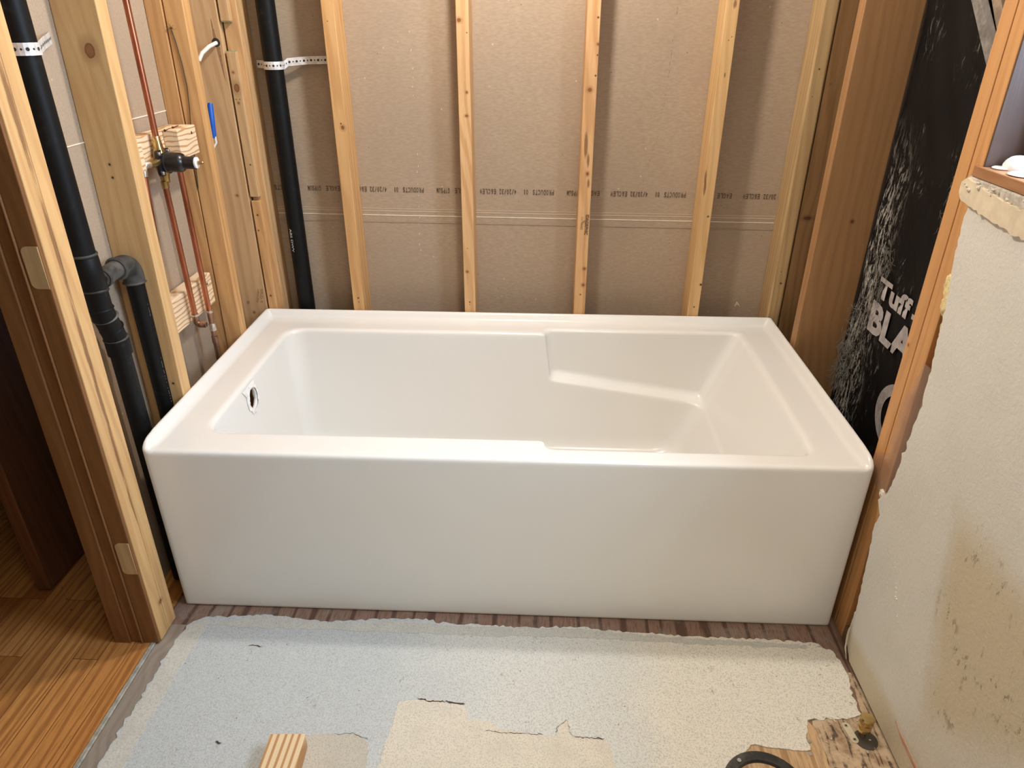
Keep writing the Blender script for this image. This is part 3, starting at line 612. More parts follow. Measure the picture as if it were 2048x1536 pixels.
# wood blocks between the studs
def blockwood(name, sc=1.0):
    t = NT(name); p = t.vmath('MULTIPLY', t.off(k=3), (1.0, .34, 1.15))
    w_ = t.n('ShaderNodeTexWave', {'Vector': p, 'Scale': 24 * sc, 'Distortion': 5.5, 'Detail': 1.5, 'Detail Scale': 1.4}, wave_type='BANDS', bands_direction='Z').outputs[1]
    f = t.noise(t.vmath('MULTIPLY', t.pos, (1, .06, 1)), 400, 3)
    c = t.mix(t.ramp(w_, .62, .98), (.80, .62, .42), (.52, .29, .13)); c = t.mix(t.ramp(f, .5, .7, 0, .2), c, (.60, .42, .25)); t.bump(f, .15, .001); return t.done(c, .6)
bw = blockwood('fresh_block_wood')
ub = empty('blocking', (-.05, .40, .955), 'fresh pale two-by-four block notched behind the shower valve', 'wood block')
box('block_body', (-.0750, -.0460, .2620, .5560, .955, 1.0180), bw, ub, bev=.002); box('block_end', (-.0458, -.018, .2620, .312, .955, 1.012), bw, ub, bev=.002); box('block_end', (-.0458, -.010, .461, .5545, .953, 1.0185), bw, ub, bev=.002)
for k, (y, z) in enumerate(((.475, 1.0175), (.515, 1.0185))):
    tube('screw', [(-.030, y - .03, z + .002), (-.038, y + .012, z + .0005)], .0011, M['screwdark'], ub, seg=8); lathe('screw', [(0, .0028), (.0012, .0028), (.002, .001)], (-.0298, y - .0312, z + .002), (-.2, 1, 0), M['screwdark'], ub, seg=12)
lathe('screw_head', [(0, .0036), (.0008, .003)], (-.010, .530, 1.003), (1, 0, 0), M['screwdark'], ub, seg=14); lathe('screw_head', [(0, .002), (.0006, .0018)], (-.0178, .290, .990), (1, 0, 0), M['screwdark'], ub, seg=12)
lb = empty('blocking', (-.05, .40, .560), 'fresh pale two-by-four block with bold rings behind the pipe stub-out', 'wood block')
box('block_body', (-.0830, -.0470, .2540, .5530, .5620, .6450), bw, lb, bev=.002)
lathe('screw_head', [(0, .0036), (.0008, .003)], (-.0468, .525, .622), (1, 0, 0), M['screwdark'], lb, seg=14)

# ------------------------------------------------------------ BLACK DRAIN AND VENT PIPES
dp = empty('drain_pipe', (-.045, .12, .0), 'black plastic drain stack with tee and elbow, beside the doorway studs', 'drain pipe')
R_ = .0230; X_ = -.047
tube('stack', [(X_, .076, ZT), (X_, .0670, .84)], R_, M['black_abs'], dp, seg=36)
lathe('tee_hub', [(0, .0222), (.004, .0250), (.066, .0250), (.070, .0222)], (X_, .0715, .772), (0, -.06, 1), M['black_abs'], dp, 36)
lathe('hub_rim', [(0, .0250), (.0025, .0262), (.005, .0250)], (X_, .0672, .842), (0, 0, 1), M['dusty_abs'], dp, 36)
lathe('hub_rim', [(0, .0250), (.0025, .0262), (.005, .0250)], (X_, .0718, .768), (0, .1, 1), M['dusty_abs'], dp, 36)
tube('branch', [(X_, .075, .783), (X_, .125, .785), (X_, .178, .786)], [.0185, .0180, .0180], M['dusty_abs'], dp, seg=28)
lathe('branch_collar', [(0, .0205), (.016, .0205)], (X_, .100, .784), (0, 1, .02), M['dusty_abs'], dp)
tube('elbow', [Vector((X_, .156, .785)), Vector((X_, .168, .785))] + arc((X_, .1785, .753), .032, PI / 2, 0, (0, 1, 0), (0, 0, 1), 10) + [Vector((X_, .2105, .738))],   .0218, M['dusty_abs'], dp, seg=28)
lathe('elbow_rim', [(0, .0215), (.0025, .0250), (.005, .0215)], (X_, .157, .785), (0, 1, 0), M['dusty_abs'], dp)
lathe('hub_rim', [(0, .0215), (.003, .0250), (.006, .0215)], (X_, .2105, .736), (0, 0, 1), M['dusty_abs'], dp)
tube('branch_leg', [(X_, .2105, .740), (X_, .2085, .50), (X_, .203, .02)], .0188, M['black_abs'], dp, seg=28)
tube('offset', [(X_, .0725, .772), (X_, .0735, .735), (X_, .078, .712), (X_, .088, .682), (X_, .0950, .655)], .0225, M['black_abs'], dp, seg=36)
lathe('hub_rim', [(0, .0232), (.0025, .0245), (.005, .0218)], (X_, .0745, .733), (0, .05, -1), M['black_abs'], dp, 36)
lathe('hub_rim', [(0, .0222), (.003, .0255), (.006, .0222)], (X_, .0800, .712), (0, .3, -1), M['dusty_abs'], dp, 36)
lathe('hub_rim', [(0, .0232), (.0025, .0245), (.005, .0218)], (X_, .0890, .684), (0, .42, -1), M['black_abs'], dp, 36)
lathe('hub_rim', [(0, .0220), (.003, .0255), (.006, .0220)], (X_, .0950, .660), (0, .1, -1), M['dusty_abs'], dp, 36)
lathe('lower_hub', [(0, .0242), (.035, .0242)], (X_, .0955, .656), (0, .0, -1), M['black_abs'], dp, 36)
tube('lower_stack', [(X_, .0955, .63), (X_, .0930, .30), (X_, .092, .01)], .0205, M['black_abs'], dp, seg=36)
lathe('cleanout_mark', [(0, .007), (.002, .007), (.003, .006)], (X_ + .018, .084, .788), (1, .15, 0), M['black_abs'], dp)
vp = empty('vent_pipe', (.11, .805, .0), 'tall black plastic vent pipe rising in the left bay of the back wall', 'vent pipe')
tube('pipe', [(.1180, .8110, ZT), (.1100, .8110, .01)], .0245, M['black_abs'], vp, seg=32)
for (z0, z1, dx) in ((.62, .68, -.012), (1.0, 1.06, .006)):
    pass
text('ABS DWV', (.0990, .7880, .70), (.0, 0, -.07), (.006, -.0005, 0), M['abs_mark'], vp, 'pipe_print')
text('ABS-DWV  ASTM', (X_ + .0185, .2035, .56), (0, -.002, -.115), (-.0010, .006, 0), M['abs_mark'], dp, 'pipe_print')
text('ABS', (X_ + .0186, .2060, .69), (0, -.001, -.03), (-.0010, .006, 0), M['abs_mark'], dp, 'pipe_print')

def strap(name, label, path, up, parts_n, hh=.0098):
    """perforated metal strap: a strip along path (xyz), holes as dark dots"""
    P = [Vector(p) for p in path]; up = Vector(up); bm = bmesh.new(); A = []; B = []
    for p in P: A.append(bm.verts.new(p - up * hh)); B.append(bm.verts.new(p + up * hh))
    for i in range(len(P) - 1): bm.faces.new((A[i], A[i + 1], B[i + 1], B[i]))
    o = link(name, done(bm, name), M['galv']); so = o.modifiers.new('s', 'SOLIDIFY'); so.thickness = .0012; so.offset = 0
    origin(o, P[0]); tag(o, label, 'pipe strap')
    # holes at even spacing on the side that is seen
    T = 0; acc = .006; big = True; bm = bmesh.new(); camdir = Vector(cam.location)
    for a, b in zip(P, P[1:]):
        Ls = (b - a).length
        while acc <= T + Ls:
            q = a.lerp(b, (acc - T) / Ls); d = (b - a).normalized(); nn = d.cross(up).normalized()
            if nn.dot(camdir - q) < 0: nn = -nn
            r = .0030 if big else .0018
            for sg in (nn,): bm.faces.new([bm.verts.new(q + sg * .0009 + (d * math.cos(2 * PI * k / 12) + up * math.sin(2 * PI * k / 12)) * r) for k in range(12)])
            acc += .0095; big = not big
        T += Ls
    link('strap_holes', done(bm, 'strap_holes'), M['hole_dark'], o); return o
def wrap_y(cx, cy, r, a0, a1, z, n=12): return [(cx + r * math.cos(a0 + (a1 - a0) * i / n), cy + r * math.sin(a0 + (a1 - a0) * i / n), z) for i in range(n + 1)]
strap('pipe_strap', 'perforated metal strap holding the tall vent pipe to the first back stud', [(.056, .846, 1.136), (.078, .838, 1.135)] + wrap_y(.1145, .811, .0262, PI * .95, PI * 2.08, 1.135) + [(.149, .822, 1.142), (.200, .838, 1.146), (.272, .842, 1.147)], (0, 0, 1), 1)
strap('pipe_strap', 'perforated metal strap holding the drain stack beside the doorway studs', wrap_y(X_, .0690, .0252, -PI * .80, PI * .38, 1.203) + [(-.036, .098, 1.205), (-.052, .135, 1.210), (-.070, .175, 1.213), (-.0865, .210, 1.216)], (0, 0, 1), 1)

# ------------------------------------------------------------ COPPER PIPES AND VALVE
XP = -.030; cr = .0068
def shift(y, z): return y
vt = empty('shower_valve', (XP, .400, .960), 'brass shower valve with black plastic cap, mounted in the left wall', 'shower valve')
tube('valve_body', [(XP, .400, 1.005), (XP, .400, .990), (XP, .400, .975), (XP, .400, .945), (XP, .400, .925), (XP, .400, .912)], [.0090, .0105, .0150, .0150, .0105, .0090], M['brass'], vt, seg=20)
tube('side_port', [(XP, .345, .962), (XP, .352, .962), (XP, .40, .962)], [.0080, .0095, .012], M['brass'], vt, seg=16); tube('side_port', [(XP, .455, .955), (XP, .448, .955), (XP, .40, .955)], [.0080, .0095, .012], M['brass'], vt, seg=16)
pl_ = .021; bm = bmesh.new()
pts = []
for sx, sz in ((1, 1), (-1, 1), (-1, -1), (1, -1)):
    a0 = {(1, 1): 0, (-1, 1): PI / 2, (-1, -1): PI, (1, -1): 3 * PI / 2}[(sx, sz)]
    pts += [(.400 + sx * .021 + .007 * math.cos(a0 + PI / 2 * i / 5), .958 + sz * .021 + .007 * math.sin(a0 + PI / 2 * i / 5)) for i in range(6)]
prism('mounting_plate', pts, -.028, -.021, 'yz', M['blackplastic'], vt, bev=.001)
for sy in (-1, 1):
    for sz in (-1, 1): lathe('screw', [(0, .0042), (.003, .0042), (.0042, .0025)], (-.021, .400 + sy * .021, .958 + sz * .021), (1, 0, 0), M['steel'], vt, seg=14)
lathe('valve_cap', [(0, .0230), (.006, .0230), (.007, .0215), (.036, .0215), (.041, .0195), (.045, .0145), (.049, .0138), (.070, .0138)], (-.021, .400, .958), (1, 0, -.02), M['blackplastic'], vt, 36)
lathe('cartridge_ring', [(0, .0125), (.0035, .0125), (.0045, .010)], (.049, .400, .957), (1, 0, -.02), M['whiteplastic'], vt)
lathe('valve_stem', [(0, .0045), (.006, .0045), (.007, .003), (.012, .0035), (.014, .002)], (.053, .400, .957), (1, 0, 0), M['brass'], vt, 14)
def copper(name, label, pts, group=None, r=cr, mat='copper'):
    o = empty(name, pts[-1] if pts[-1][2] < pts[0][2] else pts[0], label, 'copper pipe', group); tube('pipe', pts, r, M[mat], o, seg=20); return o
GP = 'copper pipes round the shower valve'
o = copper('copper_pipe', 'vertical copper riser above the shower valve', [(XP, .408, ZT), (XP, .400, 1.004)], GP, .0068)
lathe('soldered_collar', [(0, .0085), (.012, .0085), (.014, .0072)], (XP, .400, 1.000), (0, 0, 1), M['brass'], o)
o = copper('copper_pipe', 'copper pipe dropping from the valve to an open elbow stub by the lower block', [(XP, .394, .914), (XP, .3975, .590)], GP, .0068)
lathe('soldered_collar', [(0, .0085), (.016, .0085)], (XP, .394, .900), (0, 0, 1), M['brass'], o)
lathe('solder_ring', [(0, .0080), (.003, .0084), (.006, .0075)], (XP, .3975, .583), (0, 0, 1), M['solder'], o)
tube('elbow', [(XP, .3975, .590)] + arc((XP + .011, .3975, .571), .011, PI, 1.5 * PI, (1, 0, 0), (0, 0, 1), 8) + [(XP + .024, .3985, .560)], .0080, M['copper_dull'], o, seg=20)
lathe('open_bore', [(0, .0055), (.0006, .0055)], (XP + .0238, .3985, .560), (1, 0, 0), M['hole_dark'], o)
o = copper('copper_pipe', 'copper supply pipe right of the elbow stub, with two soldered couplings', [(XP, .474, .940), (XP, .4745, .90), (XP, .4725, .565)], GP, .0068)
tube('elbow', [(XP, .440, .955), (XP, .464, .955), (XP, .472, .950), (XP, .474, .938)], .0080, M['copper'], o)
tube('lower_pipe', [(XP, .4725, .570), (XP, .474, .02)], .0066, M['copper_dull'], o)
lathe('solder_ring', [(0, .0080), (.003, .0088), (.006, .0080)], (XP, .4725, .562), (0, 0, 1), M['solder'], o)
lathe('coupling', [(0, .0088), (.003, .0088), (.008, .0078), (.014, .0078), (.017, .0090), (.020, .0082)], (XP, .4730, .512), (0, 0, 1), M['solder'], o); lathe('coupling', [(0, .0078), (.004, .0084), (.02, .0082)], (XP, .4732, .475), (0, 0, 1), M['copper_dull'], o)
o = copper('copper_pipe', 'copper pipe half hidden along the right edge of the knotty stud', [(XP - .006, .326, .940), (XP - .006, .286, .60), (XP - .006, .275, .30), (XP - .006, .270, .02)], GP, .0068)
tube('elbow', [(XP, .348, .962), (XP - .002, .335, .963), (XP - .005, .328, .957), (XP - .006, .326, .940)], .0080, M['solder'], o)

# small cable items
tube('nail_wire', [(-.036, .5865, 1.222), (-.032, .5860, 1.200), (-.026, .5845, 1.15), (-.024, .5830, 1.10), (-.028, .5815, 1.05), (-.034, .5800, 1.00), (-.0385, .5785, .93), (-.044, .5765, .86)], .0013, M['wire'], None, seg=8)
nw = bpy.data.objects['nail_wire']; tag(nw, 'thin dark wire hanging from a nail down the stud right of the valve', 'wire')
bm = bmesh.new(); random.seed(9)
for i in range(9):
    a = random.uniform(0, 2 * PI); r = random.uniform(.008, .018); c = Vector((-.036, .5870, 1.226)); e = c + Vector((math.cos(a) * r, -.002, math.sin(a) * r)); add_tube(bm, [c, (c + e) / 2 + Vector((random.uniform(-.004, .004), -.004, random.uniform(-.004, .004))), e], .0003, 5)
tag(link('frayed_strands', done(bm, 'frayed_strands'), M['wire'], nw), 'curled loose strands')
lathe('nail', [(0, .0025), (.006, .0025)], (-.036, .5900, 1.226), (0, -1, 0), M['screwdark'], nw, seg=10)
origin_fix = nw
o = tube('white_cable', [(-.012, F + .004, 1.190), (-.012, F - .012, 1.188), (-.020, F - .030, 1.182), (-.034, F - .045, 1.168), (-.042, F - .055, 1.15)], .0048, M['cable'], None, seg=12); tag(o, 'white cable coming out of the drilled hole in the corner stud', 'cable')
o = empty('cable_box', (-.016, .66, .96), 'flat blue wrapped cable end hanging beside the stud below the drilled hole', 'cable end')
tube('blue_sleeve', [(-.013, .668, 1.054), (-.013, .664, 1.045), (-.016, .660, .985), (-.017, .660, .972)], [.006, .0075, .0075, .006], M['blue'], o, seg=12)
tube('white_lead', [(-.013, .660, .975), (-.013, .660, .960), (-.022, .655, .945), (-.032, .650, .93)], .0032, M['cable'], o, seg=10)

# ------------------------------------------------------------ RIGHT SIDE: INSULATION, FOAM, BRACE, WINDOW
def facer():
    t = NT('black_facer_film'); s = t.n('ShaderNodeSeparateXYZ', {0: t.pos}).outputs
    st = t.noise(t.vmath('MULTIPLY', t.pos, (1, 1, .30)), 105, 6, .75, .1); big = t.noise(t.pos, 9, 3, .6)
    side = t.ramp(t.math('ADD', s[1], t.math('MULTIPLY', s[2], -.06)), .34, .46)       # fluff near the brown stud
    low = t.ramp(s[2], 1.08, .80); m = t.math('MULTIPLY', t.math('MULTIPLY', side, low), t.ramp(st, .50, .57))
    m2 = t.math('MULTIPLY', t.ramp(big, .52, .66), t.ramp(st, .55, .64, 0, .45))
    c = t.mix(t.math('MAXIMUM', t.math('MULTIPLY', m, .95), m2), (.006, .005, .005), (.42, .40, .35))
    t.bump(st, .5, .004); r = t.ramp(m, 0, .5, .6, .9); return t.done(c, r, 0, **{'Specular IOR Level': .18})
def blanket():
    bm = bmesh.new(); ny, nz = 60, 130; V = {}
    for i in range(ny + 1):
        for j in range(nz + 1):
            y = .052 + (.563 - .052) * i / ny; z = .0385 + 2.0 * j / nz
            bul = .012 * math.sin(PI * i / ny) ** .6 + .0025 * math.sin(z * 23 + y * 17) + .002 * math.sin(z * 41 - y * 60)
            V[i, j] = bm.verts.new((1.667 - bul, y, z))
    for i in range(ny):
        for j in range(nz): bm.faces.new((V[i, j], V[i, j + 1], V[i + 1, j + 1], V[i + 1, j]))
    o = link('insulation_blanket', done(bm, 'insulation_blanket'), facer(), smooth=True); so = o.modifiers.new('s', 'SOLIDIFY'); so.thickness = -.07; so.offset = -1
    for v in (): pass
    return o
ins = blanket()
# give the blanket its own depth towards the outer sheathing
ins.modifiers['s'].thickness = .03; ins.modifiers['s'].offset = 1
tag(ins, 'black-faced insulation blanket with grey lettering, filling the right wall bay', 'insulation')
M['silver'] = (lambda t: t.done(t.mix(t.ramp(t.noise(t.pos, 50, 4, .6), .3, .7), (.34, .30, .29), (.50, .47, .46)), .5))(NT('silver_grey_print'))
XI = 1.6505
def itext(s, y0, z0, wd, ht, sl=0.0): return text(s, (XI, y0, z0), (0, -wd, sl), (0, 0, ht), M['silver'], ins, 'printed_text', .045)
itext('Tuff', .432, .655, .165, .050); itext('-N-Dri', .258, .655, .20, .050)
itext('BLA', .440, .565, .225, .078); itext('NKET', .205, .565, .14, .078)
bm = bmesh.new(); n = 48; c = (.195, .435); A = []; B = []
for i in range(n):
    a = 2 * PI * i / n; A.append(bm.verts.new((XI - .001, c[0] + .105 * math.cos(a), c[1] + .085 * math.sin(a)))); B.append(bm.verts.new((XI - .001, c[0] + .075 * math.cos(a), c[1] + .060 * math.sin(a))))
for i in range(n): bm.faces.new((A[i], A[(i + 1) % n], B[(i + 1) % n], B[i]))
link('printed_ring', done(bm, 'printed_ring'), M['silver'], ins)
M['fiber'] = plain('glass_fibre_fluff', (.24, .225, .19), .95, var=.2)
M['yfiber'] = plain('yellow_glass_fibre', (.78, .64, .33), .95, var=.2, scale=120)
def tufts(name, boxes, n, r, mat, seed, ln=.02, parent=None):
    random.seed(seed); bm = bmesh.new()
    for i in range(n):
        b = random.choice(boxes); p = Vector((random.uniform(b[0], b[1]), random.uniform(b[2], b[3]), random.uniform(b[4], b[5]))); pts = [p]
        d = Vector((random.gauss(0, .25), random.gauss(0, .45), -1)).normalized()
        for k in range(4): d = (d + Vector((random.gauss(0, .35), random.gauss(0, .35), random.gauss(0, .35)))).normalized(); pts.append(pts[-1] + d * ln / 4)
        add_tube(bm, pts, [r, r * 1.2, r, r * .7, r * .3], 4)
    return link(name, done(bm, name), mat, parent, smooth=True)
fl = tufts('glass_fibre', [(1.642, 1.654, .47, .555, .36, .60), (1.642, 1.654, .50, .560, .36, .50), (1.640, 1.654, .42, .52, .34, .62), (1.645, 1.654, .40, .47, .60, .78)], 600, .00032, M['fiber'], 21, .030, ins)
tag(fl, 'loose grey glass fibre fluff', kind='stuff')
fl2 = tufts('glass_fibre', [(1.640, 1.652, .135, .19, .90, 1.25), (1.642, 1.652, .155, .25, .84, .98)], 160, .0003, M['fiber'], 22, .02, ins)
tag(fl2, 'wispy grey fibre', kind='stuff')
def lump(name, pts, rad, mat, seed, parent=None, sc=(1, 1, 1), rough=.35):
    from mathutils import noise as mn
    random.seed(seed); bm = bmesh.new()
    for p, r in zip(pts, rad):
        g = bmesh.ops.create_icosphere(bm, subdivisions=4, radius=1.0)
        for v in g['verts']:
            k = 1 + rough * mn.fractal(v.co * 2.3 + Vector(p) * 40, 1.0, 2.0, 4); v.co = Vector((v.co.x * r * k * sc[0], v.co.y * r * k * sc[1], v.co.z * r * k * sc[2])) + Vector(p)
    return link(name, done(bm, name), mat, parent, smooth=True)
yw = lump('fibreglass_wad', [(1.5415, -.034, .950), (1.5415, -.038, .900), (1.5410, -.040, .868), (1.5410, -.040, .842), (1.5400, -.046, .815), (1.5405, -.058, .775), (1.5410, -.066, .74), (1.5410, -.073, .70), (1.5410, -.078, .665), (1.5410, -.080, .63)], [.017, .015, .015, .022, .020, .016, .013, .012, .011, .010], M['yfiber'], 5, sc=(.38, 1, 1.3))
tag(yw, 'yellow fibreglass stuffed between the doubled studs and the broken drywall edge', 'insulation')
bd = stud('rough brown board behind the torn drywall edge', (1.5520, 1.650, -.110, -.0325, .0385, .985), plain('dark_cavity_wood', (.42, .20, .07), .8, var=.2), cat='board', name='backing_board')
# crinkled vapour film
def vapour():
    t = NT('crinkled_vapour_film'); f = t.noise(t.pos, 60, 4); t.bump(f, .5, .003)
    t.done((.56, .44, .34), .28); tr = t.n('ShaderNodeBsdfTransparent', {0: (.85, .78, .72)}); mx = t.n('ShaderNodeMixShader', {0: .74, 1: t.b.outputs[0], 2: tr.outputs[0]}); t.t.links.new(mx.outputs[0], t.out.inputs[0]); return t.m
def vap():
    from mathutils import noise as mn
    bm = bmesh.new(); nz, ny = 60, 14; V = {}
    for j in range(nz + 1):
        f = j / nz; z = .40 + .30 * f
        ya = (.035 if z < .455 else (.035 - (z - .455) / .03 * .042 if z < .485 else -.010)) - .03 * max(0, (z - .60) / .1) - .008 * mn.noise((z * 30, 0, 0)); yb = -.078 + .0
        if z < .42: ya = .03 - (.42 - z) * 1.2
        for i in range(ny + 1):
            y = ya + (yb - ya) * i / ny; V[i, j] = bm.verts.new((1.5345 - .0018 + .0035 * mn.noise((y * 60, z * 35, 1)) , y, z))
    for i in range(ny):
        for j in range(nz): bm.faces.new((V[i, j], V[i, j + 1], V[i + 1, j + 1], V[i + 1, j]))
    return link('vapour_film', done(bm, 'vapour_film'), vapour(), smooth=True)
tag(vap(), 'crinkled translucent plastic sheet over the doubled studs, beside the drywall edge', 'plastic sheet')
ch = lump('plaster_chunk', [(1.532, -.033, .405), (1.531, -.045, .400), (1.532, -.038, .392)], [.009, .008, .007], M['gypcore'], 8, sc=(.6, 1, 1)); tag(ch, 'crumbly white plaster chunk on the drywall edge just right of the tub corner', 'plaster chunk')

# metal brace and old lath above the insulation
br = empty('metal_brace', (1.64, .15, 1.12), 'grey galvanized angle brace running diagonally across the black facer', 'brace')
def slab(name, a, b, wv, tv, mat, parent):
    a, b, wv, tv = map(Vector, (a, b, wv, tv)); bm = bmesh.new(); v = [bm.verts.new(p + s_ * wv + t_ * tv) for p in (a, b) for s_, t_ in ((0, 0), (1, 0), (1, 1), (0, 1))]
    for f in ((0, 1, 2, 3), (7, 6, 5, 4), (0, 4, 5, 1), (1, 5, 6, 2), (2, 6, 7, 3), (3, 7, 4, 0)): bm.faces.new([v[i] for i in f])
    return link(name, done(bm, name), mat, parent)
gm = plain('galvanized_shaded_face', (.30, .29, .27), .5, .5, var=.3, scale=60); gm2 = plain('galvanized_lit_face', (.40, .41, .42), .4, .6, var=.2, scale=60)  # one steel, its two folded faces coloured apart as shaded and lit
slab('flange', (1.640, .5932, 1.52), (1.640, .166, 1.115), (0, -.033, .0), (.002, 0, 0), gm, br); slab('web', (1.640, .5602, 1.52), (1.640, .133, 1.115), (-.006, -.032, .0), (.002, 0, 0), gm2, br)
lt = empty('wood_lath', (1.64, .15, 1.15), 'old grey-brown wood strip beside the metal brace at the top right', 'wood strip')
slab('strip', (1.640, .560, 1.60), (1.640, .150, 1.145), (0, -.030, .0), (.006, 0, 0), plain('old_grey_lath', (.26, .19, .13), .8, var=.3), lt)
bm = bmesh.new()
P4 = [(1.6475, .205, 1.085), (1.6475, .205, 1.045), (1.6475, .185, 1.040)]
for a, b in zip(P4, P4[1:]): add_tube(bm, [a, b], .0006, 6)
link('pencil_outline', done(bm, 'pencil_outline'), plain('grey_outline', (.16, .14, .12), .8), ins)

# window recess, stool and daylit jamb
wn = tag(bpy.data.objects.new('window_1', None), kind='structure'); COL.objects.link(wn); wn.location = (1.60, -.38, 1.035)
M['jambwood'] = wood('window_jamb_wood', (.11, .065, .05), (.06, .035, .025), 'z', fig=.2, fine=.3, rough=.4)
M['sashwood'] = wood('dark_sash_wood', (.20, .085, .04), (.12, .05, .02), 'z', rough=.45)
M['stoolwood'] = wood('window_stool_wood', (.42, .21, .10), (.27, .12, .05), 'y', fig=.3, rough=.4)
box('window_jamb', (1.5300, 1.680, -.0420, -.0240, 1.045, 2.08), M['jambwood'], wn, bev=.001); box('window_jamb', (1.530, 1.680, -.740, -.725, 1.045, 2.08), M['jambwood'], wn); box('window_head', (1.530, 1.680, -.740, -.024, 2.08, 2.10), M['jambwood'], wn)
box('inner_casing', (1.5285, 1.5385, -.0395, -.0245, 1.020, 2.10), M['orangewood'], wn, bev=.0015)
box('window_stool', (1.5240, 1.70, -.740, -.0245, 1.0280, 1.0450), M['stoolwood'], wn, bev=.0015)
box('plaster_bed', (1.5235, 1.545, -.740, -.018, 1.004, 1.0275), plain('grey_plaster_bed', (.50, .45, .38), .9, var=.25, scale=90), wn, bev=.003)
box('sash_stile', (1.6000, 1.635, -.085, -.0425, 1.046, 2.08), M['sashwood'], wn); box('sash_stile', (1.60, 1.635, -.725, -.685, 1.046, 2.08), M['sashwood'], wn); box('sash_rail', (1.60, 1.635, -.685, -.085, 1.046, 1.085), M['sashwood'], wn); box('sash_rail', (1.60, 1.635, -.685, -.085, 2.04, 2.08), M['sashwood'], wn)
def glass():
    t = NT('window_glass'); t.done((.9, .95, 1), .02); g = t.n('ShaderNodeBsdfGlossy', {0: (1, 1, 1), 'Roughness': .02}); tr = t.n('ShaderNodeBsdfTransparent'); mx = t.n('ShaderNodeMixShader', {0: .92, 1: g.outputs[0], 2: tr.outputs[0]}); t.t.links.new(mx.outputs[0], t.out.inputs[0]); return t.m
box('pane', (1.615, 1.619, -.685, -.085, 1.085, 2.04), glass(), wn, bev=0)
pc = empty('dome_cap', (1.566, -.062, 1.045), 'white plastic dome cap on round flange, lying on the window stool', 'plastic cap')
lathe('dome', [(0, .0195), (.004, .0195), (.010, .0180), (.015, .0145), (.019, .009), (.0205, .002)], (1.566, -.064, 1.046), (-.2, .0, 1), M['whiteplastic'], pc)
fl_ = lathe('wall_plate', [(0, .021), (.0015, .0235), (.003, .021)], (1.552, -.112, 1.0455), (0, 0, 1), M['whiteplastic'], None); fl_.name = 'round_plate'; tag(fl_, 'flat white round plate beside the dome cap on the window stool', 'plastic plate')
fl3 = lathe('round_plate', [(0, .013), (.0015, .0145), (.003, .012)], (1.548, -.0585 + .0, 1.0455), (0, 0, 1), M['whiteplastic'], None); tag(fl3, 'small white disc behind the dome cap, nearest the window jamb', 'plastic plate')

# ------------------------------------------------------------ THINGS ON THE FLOOR
blk = bmesh.new(); add_box(blk, -.034, .034, -.30, 0, 0, .038)
o = link('wood_offcut', done(blk, 'wood_offcut'), None or (lambda: (lambda t: (t.done(t.mix(t.ramp(t.n('ShaderNodeTexWave', {'Vector': t.vmath('MULTIPLY', t.pos, (1, .1, .4)), 'Scale': 25, 'Distortion': 3.0, 'Detail': 1.5, 'Detail Scale': 1.0}, bands_direction='X').outputs[1], .45, .95), (.80, .61, .38), (.50, .26, .10)), .6)))(NT('offcut_pine')))())
bevel(o, .002); o.location = (.373, -.356, .0056); o.rotation_euler = (0, 0, math.radians(3)); tag(o, 'short pale pine offcut with bold growth rings, lying on the cement floor', 'wood offcut')
tf = empty('toilet_flange', (1.268, -.405, .0025), 'black plastic toilet drain flange set in the bare plywood floor', 'drain flange')
lathe('flange_ring', [(.0, .078), (.006, .078), (.008, .073), (.006, .060), (-.002, .056), (-.025, .054)], (1.268, -.405, .001), (0, 0, 1), M['dusty_abs'], tf, 48).data
lathe('drain_bore', [(-.020, .052), (-.0195, .052)], (1.268, -.405, .001), (0, 0, 1), M['hole_dark'], tf, 40)
for i in range(4):
    a = i * PI / 2 + .6; lathe('flange_bolt', [(0, .004), (.003, .004)], (1.268 + .067 * math.cos(a), -.405 + .067 * math.sin(a), .008), (0, 0, 1), M['steel'], tf, 12)
bc = empty('capped_stub', (1.486, -.279, .0025), 'brass capped water stub standing on the rotted floor by the right wall', 'pipe stub')
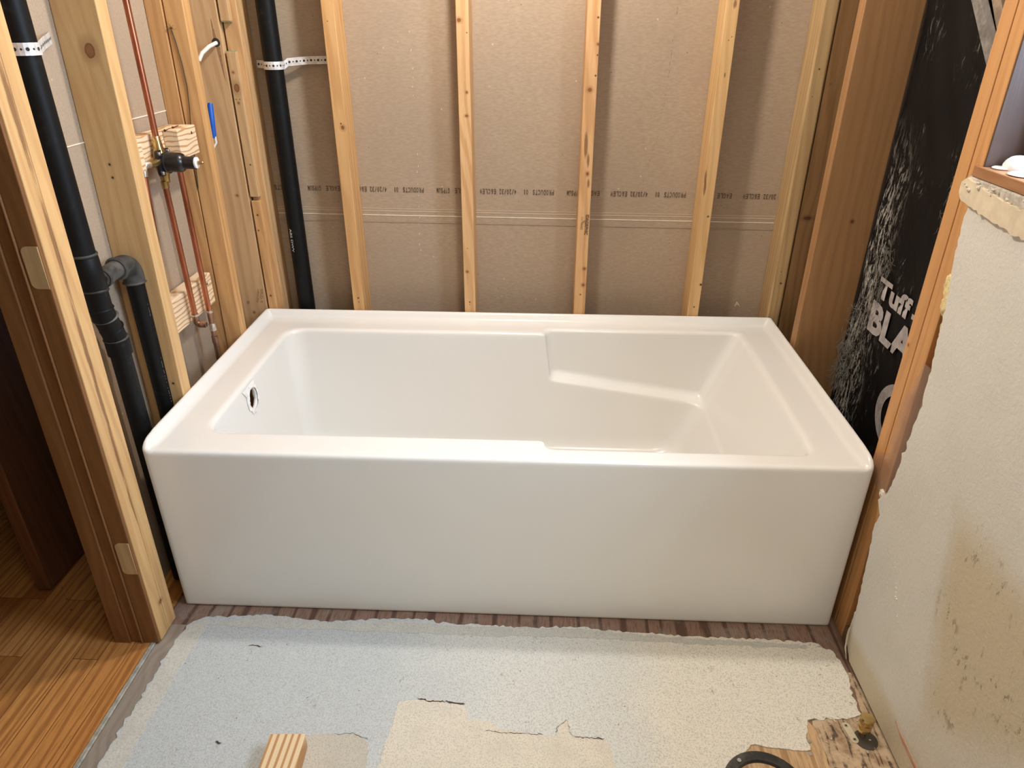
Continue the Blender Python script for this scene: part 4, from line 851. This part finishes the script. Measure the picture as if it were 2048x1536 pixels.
lathe('pipe', [(0, .0068), (.020, .0068)], (1.486, -.281, .002), (0, 0, 1), M['copper_dull'], bc); lathe('cap', [(0, .0105), (.004, .0125), (.018, .0130), (.020, .0120), (.024, .0135), (.034, .0135), (.0365, .0115)], (1.486, -.281, .018), (0, 0, 1), M['brass'], bc)
lathe('floor_ring', [(0, .022), (.0012, .022), (.002, .012)], (1.490, -.291, .0024), (0, 0, 1), plain('dull_dark_ring', (.10, .09, .08), .4, .5), bc)
pts = [(1.4625 + .0075 * math.cos(a), -.262 + .0075 * math.sin(a)) for a in [PI * i / 8 for i in range(9)]] + [(1.468 + .0075 * math.cos(a), -.292 + .0075 * math.sin(a)) for a in [PI + PI * i / 8 for i in range(9)]]
o = prism('strap_clip', pts, .0027, .0042, 'xy', plain('cream_metal_clip', (.62, .56, .40), .5, .2)); tag(o, 'small cream two-hole metal clip beside the brass stub', 'clip')
for p in ((1.4625, -.262), (1.468, -.292)): lathe('screw', [(0, .0036), (.001, .003)], (*p, .0042), (0, 0, 1), M['steel'], o, 12); lathe('screw_slot', [(0, .0018), (.0004, .0018)], (*p, .0052), (0, 0, 1), M['hole_dark'], o, 8)
for i, (x, y, lab) in enumerate(((1.379, -.298, 'dark screw in the bare plywood at the corner of the cement'), (1.372, -.325, 'grey screw in the bare plywood nearest the drain flange'))):
    o = lathe('floor_screw', [(0, .0045), (.0012, .004)], (x, y, .0016), (0, 0, 1), M['steel'], None, 12); tag(o, lab, 'screw')
bm = bmesh.new(); random.seed(31)
for i in range(90):
    x = random.choice((random.uniform(.05, 1.5), random.uniform(1.40, 1.52))); y = random.uniform(-.12, -.045) if x < 1.4 else random.uniform(-.40, -.05); r = random.uniform(.0006, .0022)
    bmesh.ops.create_icosphere(bm, subdivisions=1, radius=r, matrix=Matrix.Translation((x, y, .0045)) @ Matrix.Rotation(random.uniform(0, 3), 4, 'Z') @ Matrix.Diagonal((random.uniform(1, 3), 1, .5, 1)))
o = link('floor_debris', done(bm, 'floor_debris'), plain('pale_grit', (.60, .52, .40), .9, var=.3, scale=300)); tag(o, 'scattered pale grit and shavings on the floor in front of the tub', 'debris', kind='stuff')
